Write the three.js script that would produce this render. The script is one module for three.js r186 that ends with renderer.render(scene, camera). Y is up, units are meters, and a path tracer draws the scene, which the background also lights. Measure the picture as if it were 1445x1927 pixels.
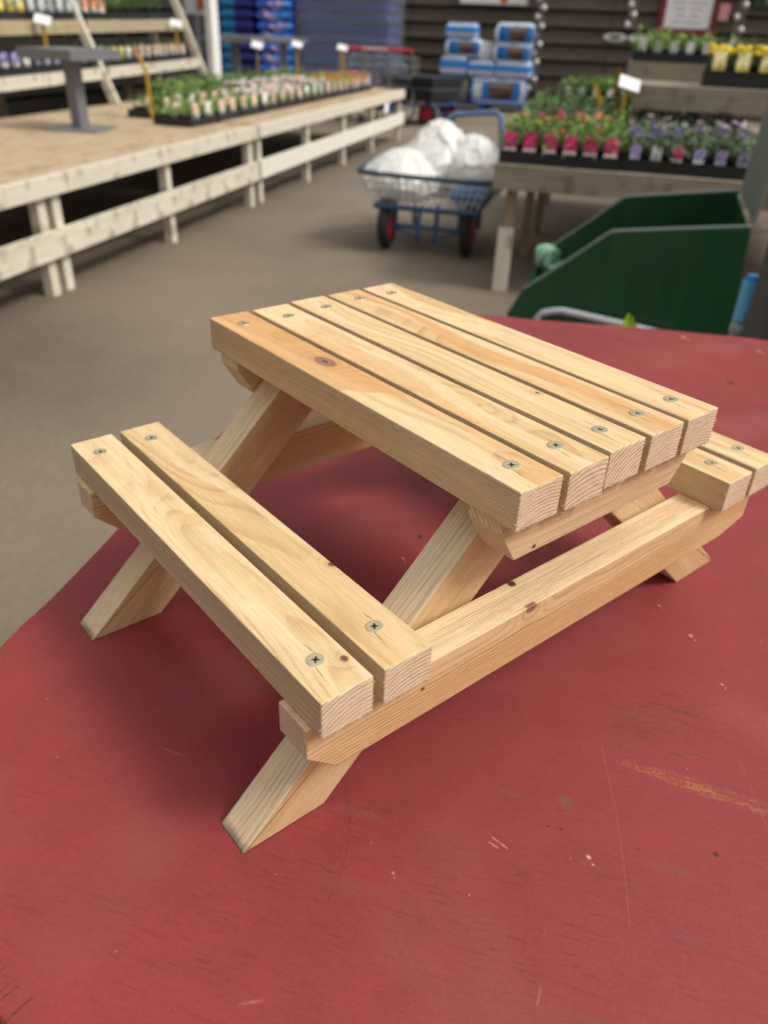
import * as THREE from 'three';
import { mergeGeometries } from 'three/addons/utils/BufferGeometryUtils.js';

// ---------------------------------------------------------------- camera, sky, sun, exposure
const T = 0.85;                                       // height of the red table top above the ground
const scene = new THREE.Scene();
const camera = new THREE.PerspectiveCamera(66.945, 767 / 1024, 0.05, 400);
camera.position.set(0.43381, 0.46341 + T, 0.41414);
camera.quaternion.setFromRotationMatrix(new THREE.Matrix4().makeBasis(
  new THREE.Vector3(0.62589, 0.03411, -0.77916),
  new THREE.Vector3(-0.43300, 0.84612, -0.31078),
  new THREE.Vector3(0.64867, 0.53189, 0.54435)));
camera.focus = 0.49; camera.userData.fStop = 6.6;
const sunDir = new THREE.Vector3(0.70, 0.95, -0.42).normalize();
{ // overcast sky, brighter round the veiled sun
  const w = 256, h = 128, d = new Float32Array(w * h * 4), v = new THREE.Vector3();
  for (let j = 0; j < h; j++) for (let i = 0; i < w; i++) {
    const el = ((j + .5) / h - .5) * Math.PI, az = ((i + .5) / w - .5) * 2 * Math.PI;
    v.set(Math.cos(el) * Math.cos(az), Math.sin(el), Math.cos(el) * Math.sin(az));
    const up = Math.max(v.y, 0), c = Math.max(v.dot(sunDir), 0);
    let L = 0.31 * (0.45 + 1.1 * up) + 0.8 * Math.pow(c, 6);
    L *= 1 + 0.08 * Math.sin(az * 3 + 4 * el) * Math.cos(el * 7 + az);
    L *= .80 + .38 * v.dot(sunDir); if (v.y < 0) L = 0.2;
    d.set([L * 1.02, L * 1.0, L * 0.98, 1], (j * w + i) * 4);
  }
  const sky = new THREE.DataTexture(d, w, h, THREE.RGBAFormat, THREE.FloatType);
  sky.mapping = THREE.EquirectangularReflectionMapping; sky.magFilter = sky.minFilter = THREE.LinearFilter;
  sky.needsUpdate = true; scene.background = sky; scene.environment = sky;
}
const sun = new THREE.DirectionalLight(new THREE.Color(1, 0.95, 0.87), 1.5);
sun.position.copy(sunDir).multiplyScalar(20); sun.castShadow = true; sun.shadow.radius = 30;
Object.assign(sun.shadow.camera, { left: -14, right: 14, top: 14, bottom: -14, near: 1, far: 60 });
sun.shadow.mapSize.set(2048, 2048); scene.add(sun);
const renderer = new THREE.WebGLRenderer({ antialias: true });
renderer.toneMapping = THREE.LinearToneMapping; renderer.toneMappingExposure = 1.60;
renderer.shadowMap.enabled = true; renderer.setSize(767, 1024);

// ---------------------------------------------------------------- helpers
let seed = 7; const rnd = () => { seed = (seed * 1664525 + 1013904223) >>> 0; return seed / 4294967296; };
const rr = (a, b) => a + (b - a) * rnd();
const clamp = (x, a = 0, b = 1) => Math.min(b, Math.max(a, x));
const sm = (a, b, x) => { const t = clamp((x - a) / (b - a)); return t * t * (3 - 2 * t); };
const HT = new Float32Array(65536); { let s = 99; for (let i = 0; i < 65536; i++) { s = (s * 1664525 + 1013904223) >>> 0; HT[i] = s / 4294967296; } }
const hs = (x, y, z) => HT[((x * 73856093) ^ (y * 19349663) ^ (z * 83492791)) & 65535];
function vn(x, y, z) { // value noise 0..1
  const xi = Math.floor(x), yi = Math.floor(y), zi = Math.floor(z); let a = x - xi, b = y - yi, c = z - zi;
  a = a * a * (3 - 2 * a); b = b * b * (3 - 2 * b); c = c * c * (3 - 2 * c);
  const m = (p, q, t) => p + (q - p) * t;
  return m(m(m(hs(xi, yi, zi), hs(xi + 1, yi, zi), a), m(hs(xi, yi + 1, zi), hs(xi + 1, yi + 1, zi), a), b),
    m(m(hs(xi, yi, zi + 1), hs(xi + 1, yi, zi + 1), a), m(hs(xi, yi + 1, zi + 1), hs(xi + 1, yi + 1, zi + 1), a), b), c);
}
const fbm = (x, y, z, o = 3) => { let s = 0, a = .5, n = 0; for (let i = 0; i < o; i++) { s += a * vn(x, y, z); n += a; a *= .5; x *= 2.03; y *= 2.03; z *= 2.03; } return s / n; };
const toS = c => c <= .0031308 ? 12.92 * c : 1.055 * Math.pow(c, 1 / 2.4) - .055;
const S8 = new Uint8Array(4097); for (let i = 0; i <= 4096; i++) S8[i] = Math.round(255 * toS(i / 4096));
const e8 = c => S8[Math.round(clamp(c) * 4096)];
function dtex(w, h, data, srgb, wrap = true) {
  const t = new THREE.DataTexture(data, w, h, THREE.RGBAFormat);
  t.magFilter = THREE.LinearFilter; t.minFilter = THREE.LinearMipmapLinearFilter; t.generateMipmaps = true; t.anisotropy = 8;
  if (srgb) t.colorSpace = THREE.SRGBColorSpace; if (wrap) t.wrapS = t.wrapT = THREE.RepeatWrapping; t.needsUpdate = true; return t;
}
function texFn(w, h, fn) { // fn(u,v) -> [r,g,b linear, height 0..1]
  const c = new Uint8Array(w * h * 4), b = new Uint8Array(w * h * 4);
  for (let j = 0; j < h; j++) for (let i = 0; i < w; i++) {
    const p = fn(i / w, j / h), k = (j * w + i) * 4;
    c[k] = e8(p[0]); c[k + 1] = e8(p[1]); c[k + 2] = e8(p[2]); c[k + 3] = 255;
    b[k] = b[k + 1] = b[k + 2] = Math.round(255 * clamp(p[3] ?? .5)); b[k + 3] = 255;
  }
  return [dtex(w, h, c, true), dtex(w, h, b, false)];
}
const used = {};
function numbered(n) { if (!(n in used)) { used[n] = 0; return n; } return n + '_' + String(++used[n]).padStart(3, '0'); }
const M = (c, r = .7, o = {}) => new THREE.MeshStandardMaterial({ color: new THREE.Color().setRGB(...c), roughness: r, ...o });
function tag(o, label, category, group, kind) { if (label) o.userData.label = label; if (category) o.userData.category = category; if (group) o.userData.group = group; if (kind) o.userData.kind = kind; return o; }
function part(parent, name, geo, mat, pos, rot) {
  const m = new THREE.Mesh(geo, mat); m.name = name; m.castShadow = m.receiveShadow = true;
  if (pos) m.position.set(...pos); if (rot) m.rotation.set(...rot); parent.add(m); return m;
}
function thing(name, label, category, group, pos = [0, 0, 0], turn = 0) {
  const g = new THREE.Group(); g.name = numbered(name); tag(g, label, category, group); g.position.set(...pos); g.rotation.y = turn; scene.add(g); return g;
}
// garden frame: a runs away along the aisle, b to the right of it
const GA = 0.63034, E1 = [-0.58942, -0.80783], E2 = [0.80783, -0.58942], O0 = [-3.96020, -0.92839];
const G = (a, b, y = 0) => [O0[0] + a * E1[0] + b * E2[0], y, O0[1] + a * E1[1] + b * E2[1]];
const gthing = (name, label, cat, group, a, b, y = 0, turn = 0) => thing(name, label, cat, group, G(a, b, y), GA + turn);
function uvBox(g, off = [rnd() * 3, rnd() * 3]) { // uv in metres: u along the longest side
  g = g.index ? g.toNonIndexed() : g; g.computeVertexNormals(); g.computeBoundingBox(); const s = g.boundingBox.getSize(new THREE.Vector3());
  const P = g.attributes.position, N = g.attributes.normal, uv = new Float32Array(P.count * 2), ax = s.x >= s.y && s.x >= s.z ? 0 : s.y >= s.z ? 1 : 2;
  for (let i = 0; i < P.count; i++) {
    const p = [P.getX(i), P.getY(i), P.getZ(i)], n = [N.getX(i), N.getY(i), N.getZ(i)].map(Math.abs), k = n.indexOf(Math.max(...n));
    const r = [0, 1, 2].filter(q => q !== k); let [u, v] = r; if (v === ax) [u, v] = [v, u];
    uv[i * 2] = p[u] + off[0]; uv[i * 2 + 1] = p[v] + off[1];
  }
  g.setAttribute('uv', new THREE.BufferAttribute(uv, 2)); return g;
}
const box = (x, y, z) => uvBox(new THREE.BoxGeometry(x, y, z));
const at = (g, x = 0, y = 0, z = 0, rx = 0, ry = 0, rz = 0) => g.applyMatrix4(new THREE.Matrix4().compose(new THREE.Vector3(x, y, z), new THREE.Quaternion().setFromEuler(new THREE.Euler(rx, ry, rz)), new THREE.Vector3(1, 1, 1)));
const merge = l => mergeGeometries(l.map(g => g.index ? g.toNonIndexed() : g));
const V = (x, y, z) => new THREE.Vector3(x, y, z);
function rod(p, q, r, n = 8) { // a round bar between two points
  const a = V(...p), b = V(...q), d = b.clone().sub(a), g = new THREE.CylinderGeometry(r, r, d.length(), n);
  g.applyQuaternion(new THREE.Quaternion().setFromUnitVectors(V(0, 1, 0), d.normalize())); g.translate((p[0] + q[0]) / 2, (p[1] + q[1]) / 2, (p[2] + q[2]) / 2); return g;
}
const tube = (pts, r, n = 40, closed = false) => new THREE.TubeGeometry(new THREE.CatmullRomCurve3(pts.map(p => V(...p)), closed, 'catmullrom', .2), n, r, 8, closed);
function beam(p, q, w, h) { // a squared timber from p to q, h its upright size
  const a = V(...p), b = V(...q), d = b.clone().sub(a), g = uvBox(new THREE.BoxGeometry(d.length(), h, w));
  const X = d.normalize(), Z = V(0, 1, 0).cross(X).negate(); if (Z.lengthSq() < 1e-6) Z.set(0, 0, 1); Z.normalize(); const Y = Z.clone().cross(X);
  return g.applyMatrix4(new THREE.Matrix4().makeBasis(X, Y, Z).setPosition((p[0] + q[0]) / 2, (p[1] + q[1]) / 2, (p[2] + q[2]) / 2));
}
const ORD = ['first', 'second', 'third', 'fourth', 'fifth', 'sixth', 'seventh', 'eighth', 'ninth', 'tenth', 'eleventh', 'twelfth', 'thirteenth', 'fourteenth', 'fifteenth', 'sixteenth'];

// ---------------------------------------------------------------- the ground
{
  const [c, b] = texFn(1024, 1024, (u, v) => {
    const P = (x) => x; const t = (f, z) => { // tileable noise
      const n = (x, y) => fbm(x * f, y * f, z, 3), a = n(u, v), bb = n(u - 1, v), cc = n(u, v - 1), d = n(u - 1, v - 1);
      return (a * (1 - u) + bb * u) * (1 - v) + (cc * (1 - u) + d * u) * v; };
    const A = t(6, 1), B = t(34, 5), C = vn(u * 420, v * 420, 3), D = t(2.5, 17), k = .30 + .85 * A + .55 * sm(.25, .75, D) + (.26 * (B - .5)) + .12 * (C - .5), w = t(3, 9);
    return [.164 * k * (1 + .16 * (w - .5)), .128 * k, .093 * k * (1 - .2 * (w - .5)), B * .5 + C * .5];
  });
  c.repeat.set(1 / 7.3, 1 / 7.3); b.repeat.copy(c.repeat);
  const g = new THREE.PlaneGeometry(240, 240); g.rotateX(-Math.PI / 2);
  const uv = g.attributes.uv; for (let i = 0; i < uv.count; i++) uv.setXY(i, uv.getX(i) * 240, uv.getY(i) * 240);
  const m = part(scene, 'ground', g, M([1, 1, 1], .95, { map: c, bumpMap: b, bumpScale: .006 }));
  tag(m, 'worn brown concrete yard floor', 'ground', null, 'structure');
}

// ---------------------------------------------------------------- the red table
{
  const S = 1.1176;
  const out = [[.153, .433], [.02, .452], [-.09, .40], [-.1565, .344], [-.199, .285], [-.249, .221], [-.296, .163], [-.40, .01], [-.52, -.20], [-.605, -.42], [-.62, -.56], [-.572, -.666], [-.506, -.721], [-.362, -.858], [-.288, -.919], [-.182, -1.001], [.02, -1.06], [.30, -1.05], [.58, -.92], [.78, -.68], [.86, -.38], [.82, -.06], [.66, .20], [.42, .36]];
  const curve = new THREE.CatmullRomCurve3(out.map(p => V(p[0], 0, p[1])), true, 'centripetal');
  const pts = curve.getPoints(220);
  const sh = new THREE.Shape(pts.map(p => new THREE.Vector2(p.x, -p.z)));
  const g = new THREE.ExtrudeGeometry(sh, { depth: .034, bevelEnabled: true, bevelSize: .004, bevelThickness: .004, bevelOffset: -.004, bevelSegments: 3, curveSegments: 1 });
  g.rotateX(-Math.PI / 2); g.translate(0, -.038, 0);
  // paint: one sheet of 1.65 m
  const N = 2048, X0 = -.95, Z0 = -1.15, L = 1.65, R = new Float32Array(N * N * 3), H = new Float32Array(N * N);
  const gx = .82, gz = -.572;
  for (let j = 0; j < N; j++) for (let i = 0; i < N; i++) {
    const x = X0 + (i + .5) / N * L, z = Z0 + (j + .5) / N * L, p = x * gx + z * gz, q = -x * gz + z * gx, k = j * N + i;
    const big = fbm(x * 5, z * 5, 2, 3), mid = vn(x * 40, z * 40, 7), fine = vn(x * 900, z * 900, 4);
    const st = vn(p * 120, q * 1500, 1) * .55 + vn(p * 60, q * 700, 11) * .45, msk = sm(.50, .72, fbm(p * 9, q * 10, 21, 3));
    const streak = sm(.60, .88, st) * (.12 + .42 * msk * (.4 + vn(p * 40, q * 90, 13)));
    let v = .92 + .26 * (big - .5) + .10 * (mid - .5) + .14 * (fine - .5) + .10 * (vn(p * 160, q * 1200, 14) - .5) - streak * .36;
    const wear = sm(.58, .80, fbm(x * 9 + 5, z * 9, 31, 3));
    R[k * 3] = .268 * v + .01 * wear; R[k * 3 + 1] = .0405 * (v - .05 * streak) + .014 * wear; R[k * 3 + 2] = .0425 * v + .013 * wear;
    H[k] = .5 + .2 * (fine - .5) + .25 * (st - .5) - .45 * streak;
  }
  const dab = (x, z, rx, rz, col, al, rough = .5, ang = 0) => { // an uneven mark of paint or dirt
    const ci = (x - X0) / L * N, cj = (z - Z0) / L * N, R0 = Math.ceil(Math.max(rx, rz) / L * N * 1.4) + 1, ca = Math.cos(ang), sa = Math.sin(ang);
    for (let j = Math.max(0, cj - R0 | 0); j <= Math.min(N - 1, cj + R0); j++) for (let i = Math.max(0, ci - R0 | 0); i <= Math.min(N - 1, ci + R0); i++) {
      const dx = (i + .5 - ci) / N * L, dz = (j + .5 - cj) / N * L, u = (dx * ca + dz * sa) / rx, w = (-dx * sa + dz * ca) / rz;
      const px = X0 + i / N * L, pz = Z0 + j / N * L, n = vn(px * 700, pz * 700, 8), n2 = vn((px * gx + pz * gz) * 90, (-px * gz + pz * gx) * 900, 17);
      const a = al * clamp((1.05 - Math.hypot(u, w)) * 2.2) * (1 - rough + rough * sm(.35, .75, .45 * n + .55 * n2)); if (a <= 0) continue;
      const k = j * N + i; for (let c = 0; c < 3; c++) R[k * 3 + c] += (col[c] - R[k * 3 + c]) * a; H[k] += a * .15;
    }
  };
  const line = (x0, z0, x1, z1, w, col, al, bend = 0) => { const n = Math.ceil(Math.hypot(x1 - x0, z1 - z0) / (w * .8)); for (let i = 0; i <= n; i++) { const t = i / n, o = Math.sin(t * Math.PI) * bend; dab(x0 + (x1 - x0) * t + (z1 - z0) * o, z0 + (z1 - z0) * t - (x1 - x0) * o, w, w, col, al * (.4 + .6 * vn(i * .21, x0 * 99, 2)), .6); } };
  const yel = [.42, .21, .05], pale = [.62, .36, .34], dark = [.035, .018, .018], gry = [.17, .075, .07];
  for (let i = 0; i < 60; i++) { const t = i / 59; dab(.2525 + .085 * t + rr(-.002, .002), .0137 - .047 * t + rr(-.004, .004) * (0.5 + t), .010, .003 + .003 * Math.sin(t * 3), yel, .085, .95, -.5); }
  for (let i = 0; i < 26; i++) dab(.245 + rr(-.02, .02), -.04 + rr(-.035, .03), rr(.008, .02), rr(.002, .005), dark, .16, .9, -.61);
  dab(.247, .078, .008, .006, [.16, .09, .06], .6, .6);
  for (const [x, z, r] of [[.2842, .0993, .0022], [.1984, -.1554, .0025], [.2503, -.1212, .0018], [.214, .2096, .0013], [.0659, -.3931, .004], [-.28, -.88, .006], [-.16, -.93, .005], [.1553, -.1693, .0016], [.12, -.22, .002], [.10, -.10, .0016], [-.05, -.02, .0024], [-.09, .10, .0015], [.02, .16, .002], [-.13, .24, .0022]]) { dab(x, z, r, r * .7, pale, .9, .3); dab(x + r * 2.4, z + r, r * .5, r * .5, pale, .7, .3); }
  for (const [x, z, r] of [[.3354, .0293, .0025], [.2589, .0974, .0014], [.252, .103, .0012], [-.1105, -.7531, .008], [.16, .13, .0012], [.115, -.012, .002], [-.07, -.06, .004], [.01, -.03, .003], [.22, .03, .001], [.24, .005, .001], [.10, .20, .001]]) dab(x, z, r, r * .8, dark, .95, .2);
  line(.2284, .0144, .3313, .1184, .0004, pale, .15, .02); line(.30, -.06, .40, .03, .0004, pale, .12); line(.2342, .1398, .247, .1377, .0007, pale, .7); line(.236, .144, .243, .1425, .0006, pale, .5);
  line(.2227, .3276, .229, .316, .0010, pale, .2); line(.325, .196, .320, .187, .0008, pale, .15); line(.13, .19, .205, .255, .0005, dark, .4, .1);
  for (let i = 0; i < 200; i++) dab(rr(-.5, .6), rr(-.9, .45), rr(.0004, .0009), rr(.0004, .0008), rnd() < .4 ? pale : dark, .8, .2);
  for (let i = 0; i < 18; i++) { const x = rr(-.3, .5), z = rr(-.4, .43), a = rr(-.8, -.4), l = rr(.004, .03); line(x, z, x + l * Math.cos(a), z + l * Math.sin(a), .0005, rnd() < .3 ? pale : dark, .24); }
  for (let i = 0; i < 26; i++) dab(rr(-.1, .45), rr(-.1, .40), rr(.01, .03), rr(.003, .008), gry, .35, .8, -.61);
  // chipped edge and the cracked strip along the near rim
  for (let i = 0; i < 220; i++) {
    const p = pts[i]; if (p.x < -.11 && p.x > -.20 && p.z > .25 && rnd() < .6) dab(p.x, p.z, .004, .003, [.6, .3, .26], .8, .4);
    if (p.z > .36 && p.x > -.1 && p.x < .5) { const tx = pts[i + 1 > 220 ? 0 : i + 1].clone().sub(p).normalize(); dab(p.x - tx.z * -.016, p.z + tx.x * -.016, .0035, .0015, dark, .35, .5); for (let c = 0; c < 3; c++) { const o = rnd() * .006; line(p.x + o, p.z - .001, p.x + o * 1.2 - .004, p.z - .017, .0006, dark, .45); } }
  }
  const c = new Uint8Array(N * N * 4), b = new Uint8Array(N * N * 4);
  for (let k = 0; k < N * N; k++) { for (let q = 0; q < 3; q++) { c[k * 4 + q] = e8(R[k * 3 + q]); b[k * 4 + q] = 255 * clamp(H[k]); } c[k * 4 + 3] = b[k * 4 + 3] = 255; }
  const uv = g.attributes.uv, P = g.attributes.position; for (let i = 0; i < uv.count; i++) uv.setXY(i, (P.getX(i) - X0) / L, (P.getZ(i) - Z0) / L);
  const t = thing('red_table', 'large worn red painted table carrying the miniature picnic table', 'table', null, [0, T, 0]);
  part(t, 'table_top', g, new THREE.MeshPhysicalMaterial({ roughness: .56, specularIntensity: .7, map: dtex(N, N, c, true, false), bumpMap: dtex(N, N, b, false, false), bumpScale: .00045 }));
  const red = M([.25, .05, .05], .6);
  part(t, 'pedestal', new THREE.CylinderGeometry(.26, .26, T - .11, 32), red, [.1, -.038 - (T - .11) / 2, -.3]);
  part(t, 'base', new THREE.CylinderGeometry(.55, .56, .07, 48), red, [.1, -T + .036, -.3]);
}

// ---------------------------------------------------------------- the miniature picnic table
const S = 1.1176;
function woodBoard(o) { // outline [[l,h]...] in metres, thickness t; o: pith, ring spacing, colours, knots, stains
  const ls = o.outline.map(p => p[0]), hh = o.outline.map(p => p[1]), l0 = Math.min(...ls), l1 = Math.max(...ls), h0 = Math.min(...hh), h1 = Math.max(...hh), L = l1 - l0, H = h1 - h0, Tt = o.t;
  const W = o.res || 1024, s = W / L, rt = Math.ceil(Tt * s) + 4, rh = Math.ceil(H * s) + 4, Ht = 2 * rt + 2 * rh + rh + 4;
  const c = new Uint8Array(W * Ht * 4), b = new Uint8Array(W * Ht * 4), sd = o.seed || 1, sp = o.ring || .0022, [ph, pt] = o.pith || [-.05, .004];
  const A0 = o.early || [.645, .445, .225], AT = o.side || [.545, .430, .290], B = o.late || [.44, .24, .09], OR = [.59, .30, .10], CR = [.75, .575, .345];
  const knots = o.knots || [], stains = o.stains || [], marks = o.marks || [];
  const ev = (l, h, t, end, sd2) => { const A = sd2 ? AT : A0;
    const w1 = (vn(l * 9 + sd * 7, h * 30, t * 30) - .5), w2 = (vn(l * 28, h * 60 + sd, t * 60) - .5);
    let dh = h - ph - (o.slope || 0) * (l - (l0 + l1) / 2), dt = t - pt - (o.slopeT || 0) * l;
    let r = Math.sqrt(dh * dh + dt * dt) + w1 * (o.wave ?? .005) * (end ? .35 : 1) + w2 * .0009, kn = 0, kd = 0, ring2 = 0, halo = 0;
    for (const k of knots) { const dl = (l - k.l) / (k.str || 1.6), dd = k.face === 't' ? h - k.h : t - k.tt, d = Math.sqrt(dl * dl + dd * dd), near = k.face === 't' ? Math.abs(t - k.tt) < .0035 : k.top ? h > h1 - .012 : true; if (!near || (end && !k.end)) continue;
      const e = Math.exp(-(d * d) / (k.s * k.s)); r += k.a * e; halo = Math.max(halo, Math.exp(-(d * d) / (k.r * k.r * 4)));
      if (d < k.r * 1.25) { kn = Math.max(kn, 1 - sm(k.r * .85, k.r * 1.2, d)); kd = k.dark ?? .5; ring2 = d / k.r; } }
    const x = r / sp + .25 * vn(l * 3 + sd, r * 90, 5), p = x - Math.floor(x), yr = .6 + .4 * hs(Math.floor(x), sd, 3);
    const late = sm(end ? .60 : .46, .90, p) * (1 - sm(.95, 1, p)) * yr;
    const fib = vn(l * 160, h * 2600 + sd * 13, t * 2600), fib2 = vn(l * 42, h * 900, t * 900 + sd);
    const tone = fbm(l * 3.2 + sd * 3.1, h * 60, t * 105 + w1 * 2.5 + l * 3, 2), org = sm(.46, .76, fbm(l * 3.6 + sd * 9, h * 30, t * 62 + w1 * 2, 2)) * (o.orange ?? .5) * (sd2 ? .4 : 1.3);
    const ct = end ? (o.endC ?? .95) : (o.contrast ?? .42) * (sd2 ? 2.3 : 1.75), lt = late * Math.min(1, ct);
    const col = [0, 0, 0];
    for (let q = 0; q < 3; q++) {
      let v = A[q] + (B[q] - A[q]) * lt; v += (CR[q] - v) * sm(.42, .68, tone) * (sd2 ? .3 : .8); v += (OR[q] - v) * Math.min(1, org) * .72;
      v *= .84 + .18 * fib + .18 * fib2; col[q] = v;
    }
    for (const g of stains) { const dl = l - g.l, dd = (g.face === 't' ? h : t) - g.tt, m = Math.hypot(dl / g.rl, dd / g.rt) + .35 * (vn(l * 120, t * 120, sd + 4) - .5); const a = (g.a ?? .6) * (1 - sm(g.soft ?? .75, 1, m)); if (a > 0) for (let q = 0; q < 3; q++) col[q] += ((g.c || [.52, .30, .12])[q] - col[q]) * a; }
    if (o.heart && !sd2 && !end && h > h1 - .003) { const a = sm(.0, .0055, o.heart(l, t)) * .62; for (let q = 0; q < 3; q++) col[q] += ([.60, .305, .105][q] * (.9 + .2 * fib2) - col[q]) * a * (1 - .35 * lt); }
    if (halo > .02) for (let q = 0; q < 3; q++) col[q] += ([.50, .27, .12][q] - col[q]) * halo * .4;
    if (kn) { const rg = .5 + .5 * Math.sin(ring2 * 16), kc = [.34, .17, .095].map((v, q) => v * (1 - kd) + [.07, .042, .03][q] * kd); const dk = ring2 < .3 ? .45 : ring2 > .9 ? .6 : 1; for (let q = 0; q < 3; q++) col[q] += (kc[q] * (.8 + .35 * rg) * dk - col[q]) * kn; }
    if (end) { const saw = vn(h * 1500 + t * 700, t * 260 - h * 120, sd), pore = vn(h * 2600, t * 2600, sd + 2); const E = [.70, .55, .405]; for (let q = 0; q < 3; q++) col[q] = (E[q] * (1 - .80 * late * ct * [.85, 1, 1.08][q]) * (.75) + col[q] * .25) * (.83 + .22 * saw + .13 * pore); return [...col, .35 + .4 * saw + .3 * pore - .2 * late]; }
    for (const m of marks) { const dl = l - m.l, dd = (m.face === 't' ? h : t) - m.tt; if (m.face !== 't' && h < h1 - .004) continue; if (Math.abs(dl) < m.rl && Math.abs(dd + (m.k || 0) * dl) < (m.w || .0004) * (1 - Math.abs(dl) / m.rl)) for (let q = 0; q < 3; q++) col[q] *= .35; }
    return [...col, .45 + .22 * (fib - .5) + .2 * (fib2 - .5) + .18 * late - kn * .2];
  };
  const put = (row, n, fn) => { for (let j = 0; j < n; j++) for (let i = 0; i < W; i++) { const p = fn(i, j); if (!p) continue; const k = ((row + j) * W + i) * 4; for (let q = 0; q < 3; q++) { c[k + q] = e8(p[q]); b[k + q] = 255 * clamp(p[3]); } c[k + 3] = b[k + 3] = 255; } };
  const lo = i => l0 + (i + .5) / s, to = j => (j - 2) / s - Tt / 2, ho = j => h0 + (j - 2) / s;
  put(0, rt, (i, j) => ev(lo(i), h1, to(j))); put(rt, rt, (i, j) => ev(lo(i), h0, to(j)));
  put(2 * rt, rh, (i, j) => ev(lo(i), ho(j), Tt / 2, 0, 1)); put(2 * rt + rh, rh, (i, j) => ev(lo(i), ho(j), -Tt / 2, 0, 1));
  const r5 = 2 * rt + 2 * rh; put(r5, rh, (i, j) => i < rt ? ev(l1, ho(j), to(i), 1) : i < 2 * rt ? ev(l0, ho(j), to(i - rt), 1) : null);
  // geometry: outline with eased corners, extruded with a small bevel
  const pts = [], n = o.outline.length, e = .0012;
  for (let i = 0; i < n; i++) { const P = o.outline[i], A2 = o.outline[(i + n - 1) % n], B2 = o.outline[(i + 1) % n], da = Math.hypot(A2[0] - P[0], A2[1] - P[1]), db = Math.hypot(B2[0] - P[0], B2[1] - P[1]), k = Math.min(e, da * .3, db * .3); const pa = [P[0] + (A2[0] - P[0]) / da * k, P[1] + (A2[1] - P[1]) / da * k], pb = [P[0] + (B2[0] - P[0]) / db * k, P[1] + (B2[1] - P[1]) / db * k]; pts.push(pa, [(pa[0] + pb[0]) / 4 + P[0] / 2, (pa[1] + pb[1]) / 4 + P[1] / 2], pb); }
  const bv = .0009, g = new THREE.ExtrudeGeometry(new THREE.Shape(pts.map(p => new THREE.Vector2(...p))), { depth: Tt - 2 * bv, bevelEnabled: true, bevelThickness: bv, bevelSize: bv, bevelOffset: -bv, bevelSegments: 2, curveSegments: 1 });
  g.translate(0, 0, -Tt / 2 + bv); g.clearGroups(); g.computeVertexNormals();
  const P = g.attributes.position, uv = g.attributes.uv;
  for (let i = 0; i < P.count; i += 3) {
    const a = V(0, 0, 0).fromBufferAttribute(P, i), q = V(0, 0, 0).fromBufferAttribute(P, i + 1), w = V(0, 0, 0).fromBufferAttribute(P, i + 2), nn = q.clone().sub(a).cross(w.clone().sub(a)).normalize();
    [a, q, w].forEach((p, k) => {
      let u, v; const T2 = (p.z + Tt / 2) * s + 2, H2 = (p.y - h0) * s + 2;
      if (Math.abs(nn.x) > .55 && Math.abs(nn.z) < .8) { u = (nn.x > 0 ? 0 : rt) + T2; v = r5 + H2; }
      else { u = (p.x - l0) * s; v = Math.abs(nn.y) >= Math.abs(nn.z) ? (nn.y > 0 ? 0 : rt) + T2 : (nn.z > 0 ? 2 * rt : 2 * rt + rh) + H2; }
      uv.setXY(i + k, u / W, v / Ht);
    });
  }
  return [g, M([1, 1, 1], .62, { map: dtex(W, Ht, c, true, false), bumpMap: dtex(W, Ht, b, false, false), bumpScale: .0007 })];
}
const rect = (L, H) => [[-L / 2, 0], [L / 2, 0], [L / 2, H], [-L / 2, H]];
// countersunk screw head with a cross recess
const screwMat = new THREE.MeshStandardMaterial({ color: 0xffffff, metalness: .85, roughness: .30, vertexColors: true });
function screwGeo() {
  const R = .0054, sh = new THREE.Shape(); sh.absarc(0, 0, R, 0, Math.PI * 2);
  const hole = new THREE.Path(), n = 32; for (let i = 0; i <= n; i++) { const a = -i / n * Math.PI * 2, k = Math.pow(Math.abs(Math.cos(2 * a)), 5), k2 = Math.pow(Math.abs(Math.sin(2 * a)), 14), r = .0009 + .0022 * k + .0009 * k2; i ? hole.lineTo(r * Math.cos(a), r * Math.sin(a)) : hole.moveTo(r, 0); } sh.holes.push(hole);
  const g = new THREE.ExtrudeGeometry(sh, { depth: .0018, bevelEnabled: true, bevelSize: .0004, bevelThickness: .0003, bevelOffset: -.0004, bevelSegments: 2, curveSegments: 28 }); g.rotateX(-Math.PI / 2); g.translate(0, -.0019 + .0004, 0); g.computeVertexNormals();
  const f = new THREE.CylinderGeometry(.0034, .0034, .0003, 20).toNonIndexed(); f.translate(0, -.0001, 0);
  const col = (q, fn) => { const P = q.attributes.position, N = q.attributes.normal, a = new Float32Array(P.count * 3); for (let i = 0; i < P.count; i++) a.set(fn(P.getX(i), P.getY(i), P.getZ(i), N.getY(i)), i * 3); q.setAttribute('color', new THREE.BufferAttribute(a, 3)); return q; };
  col(g, (x, y, z, ny) => Math.hypot(x, z) < .0042 && ny < .3 ? [.10, .085, .04] : [.80, .73, .50]); col(f, () => [.07, .055, .025]);
  return mergeGeometries([g, f]);
}
const SG = screwGeo();
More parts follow.
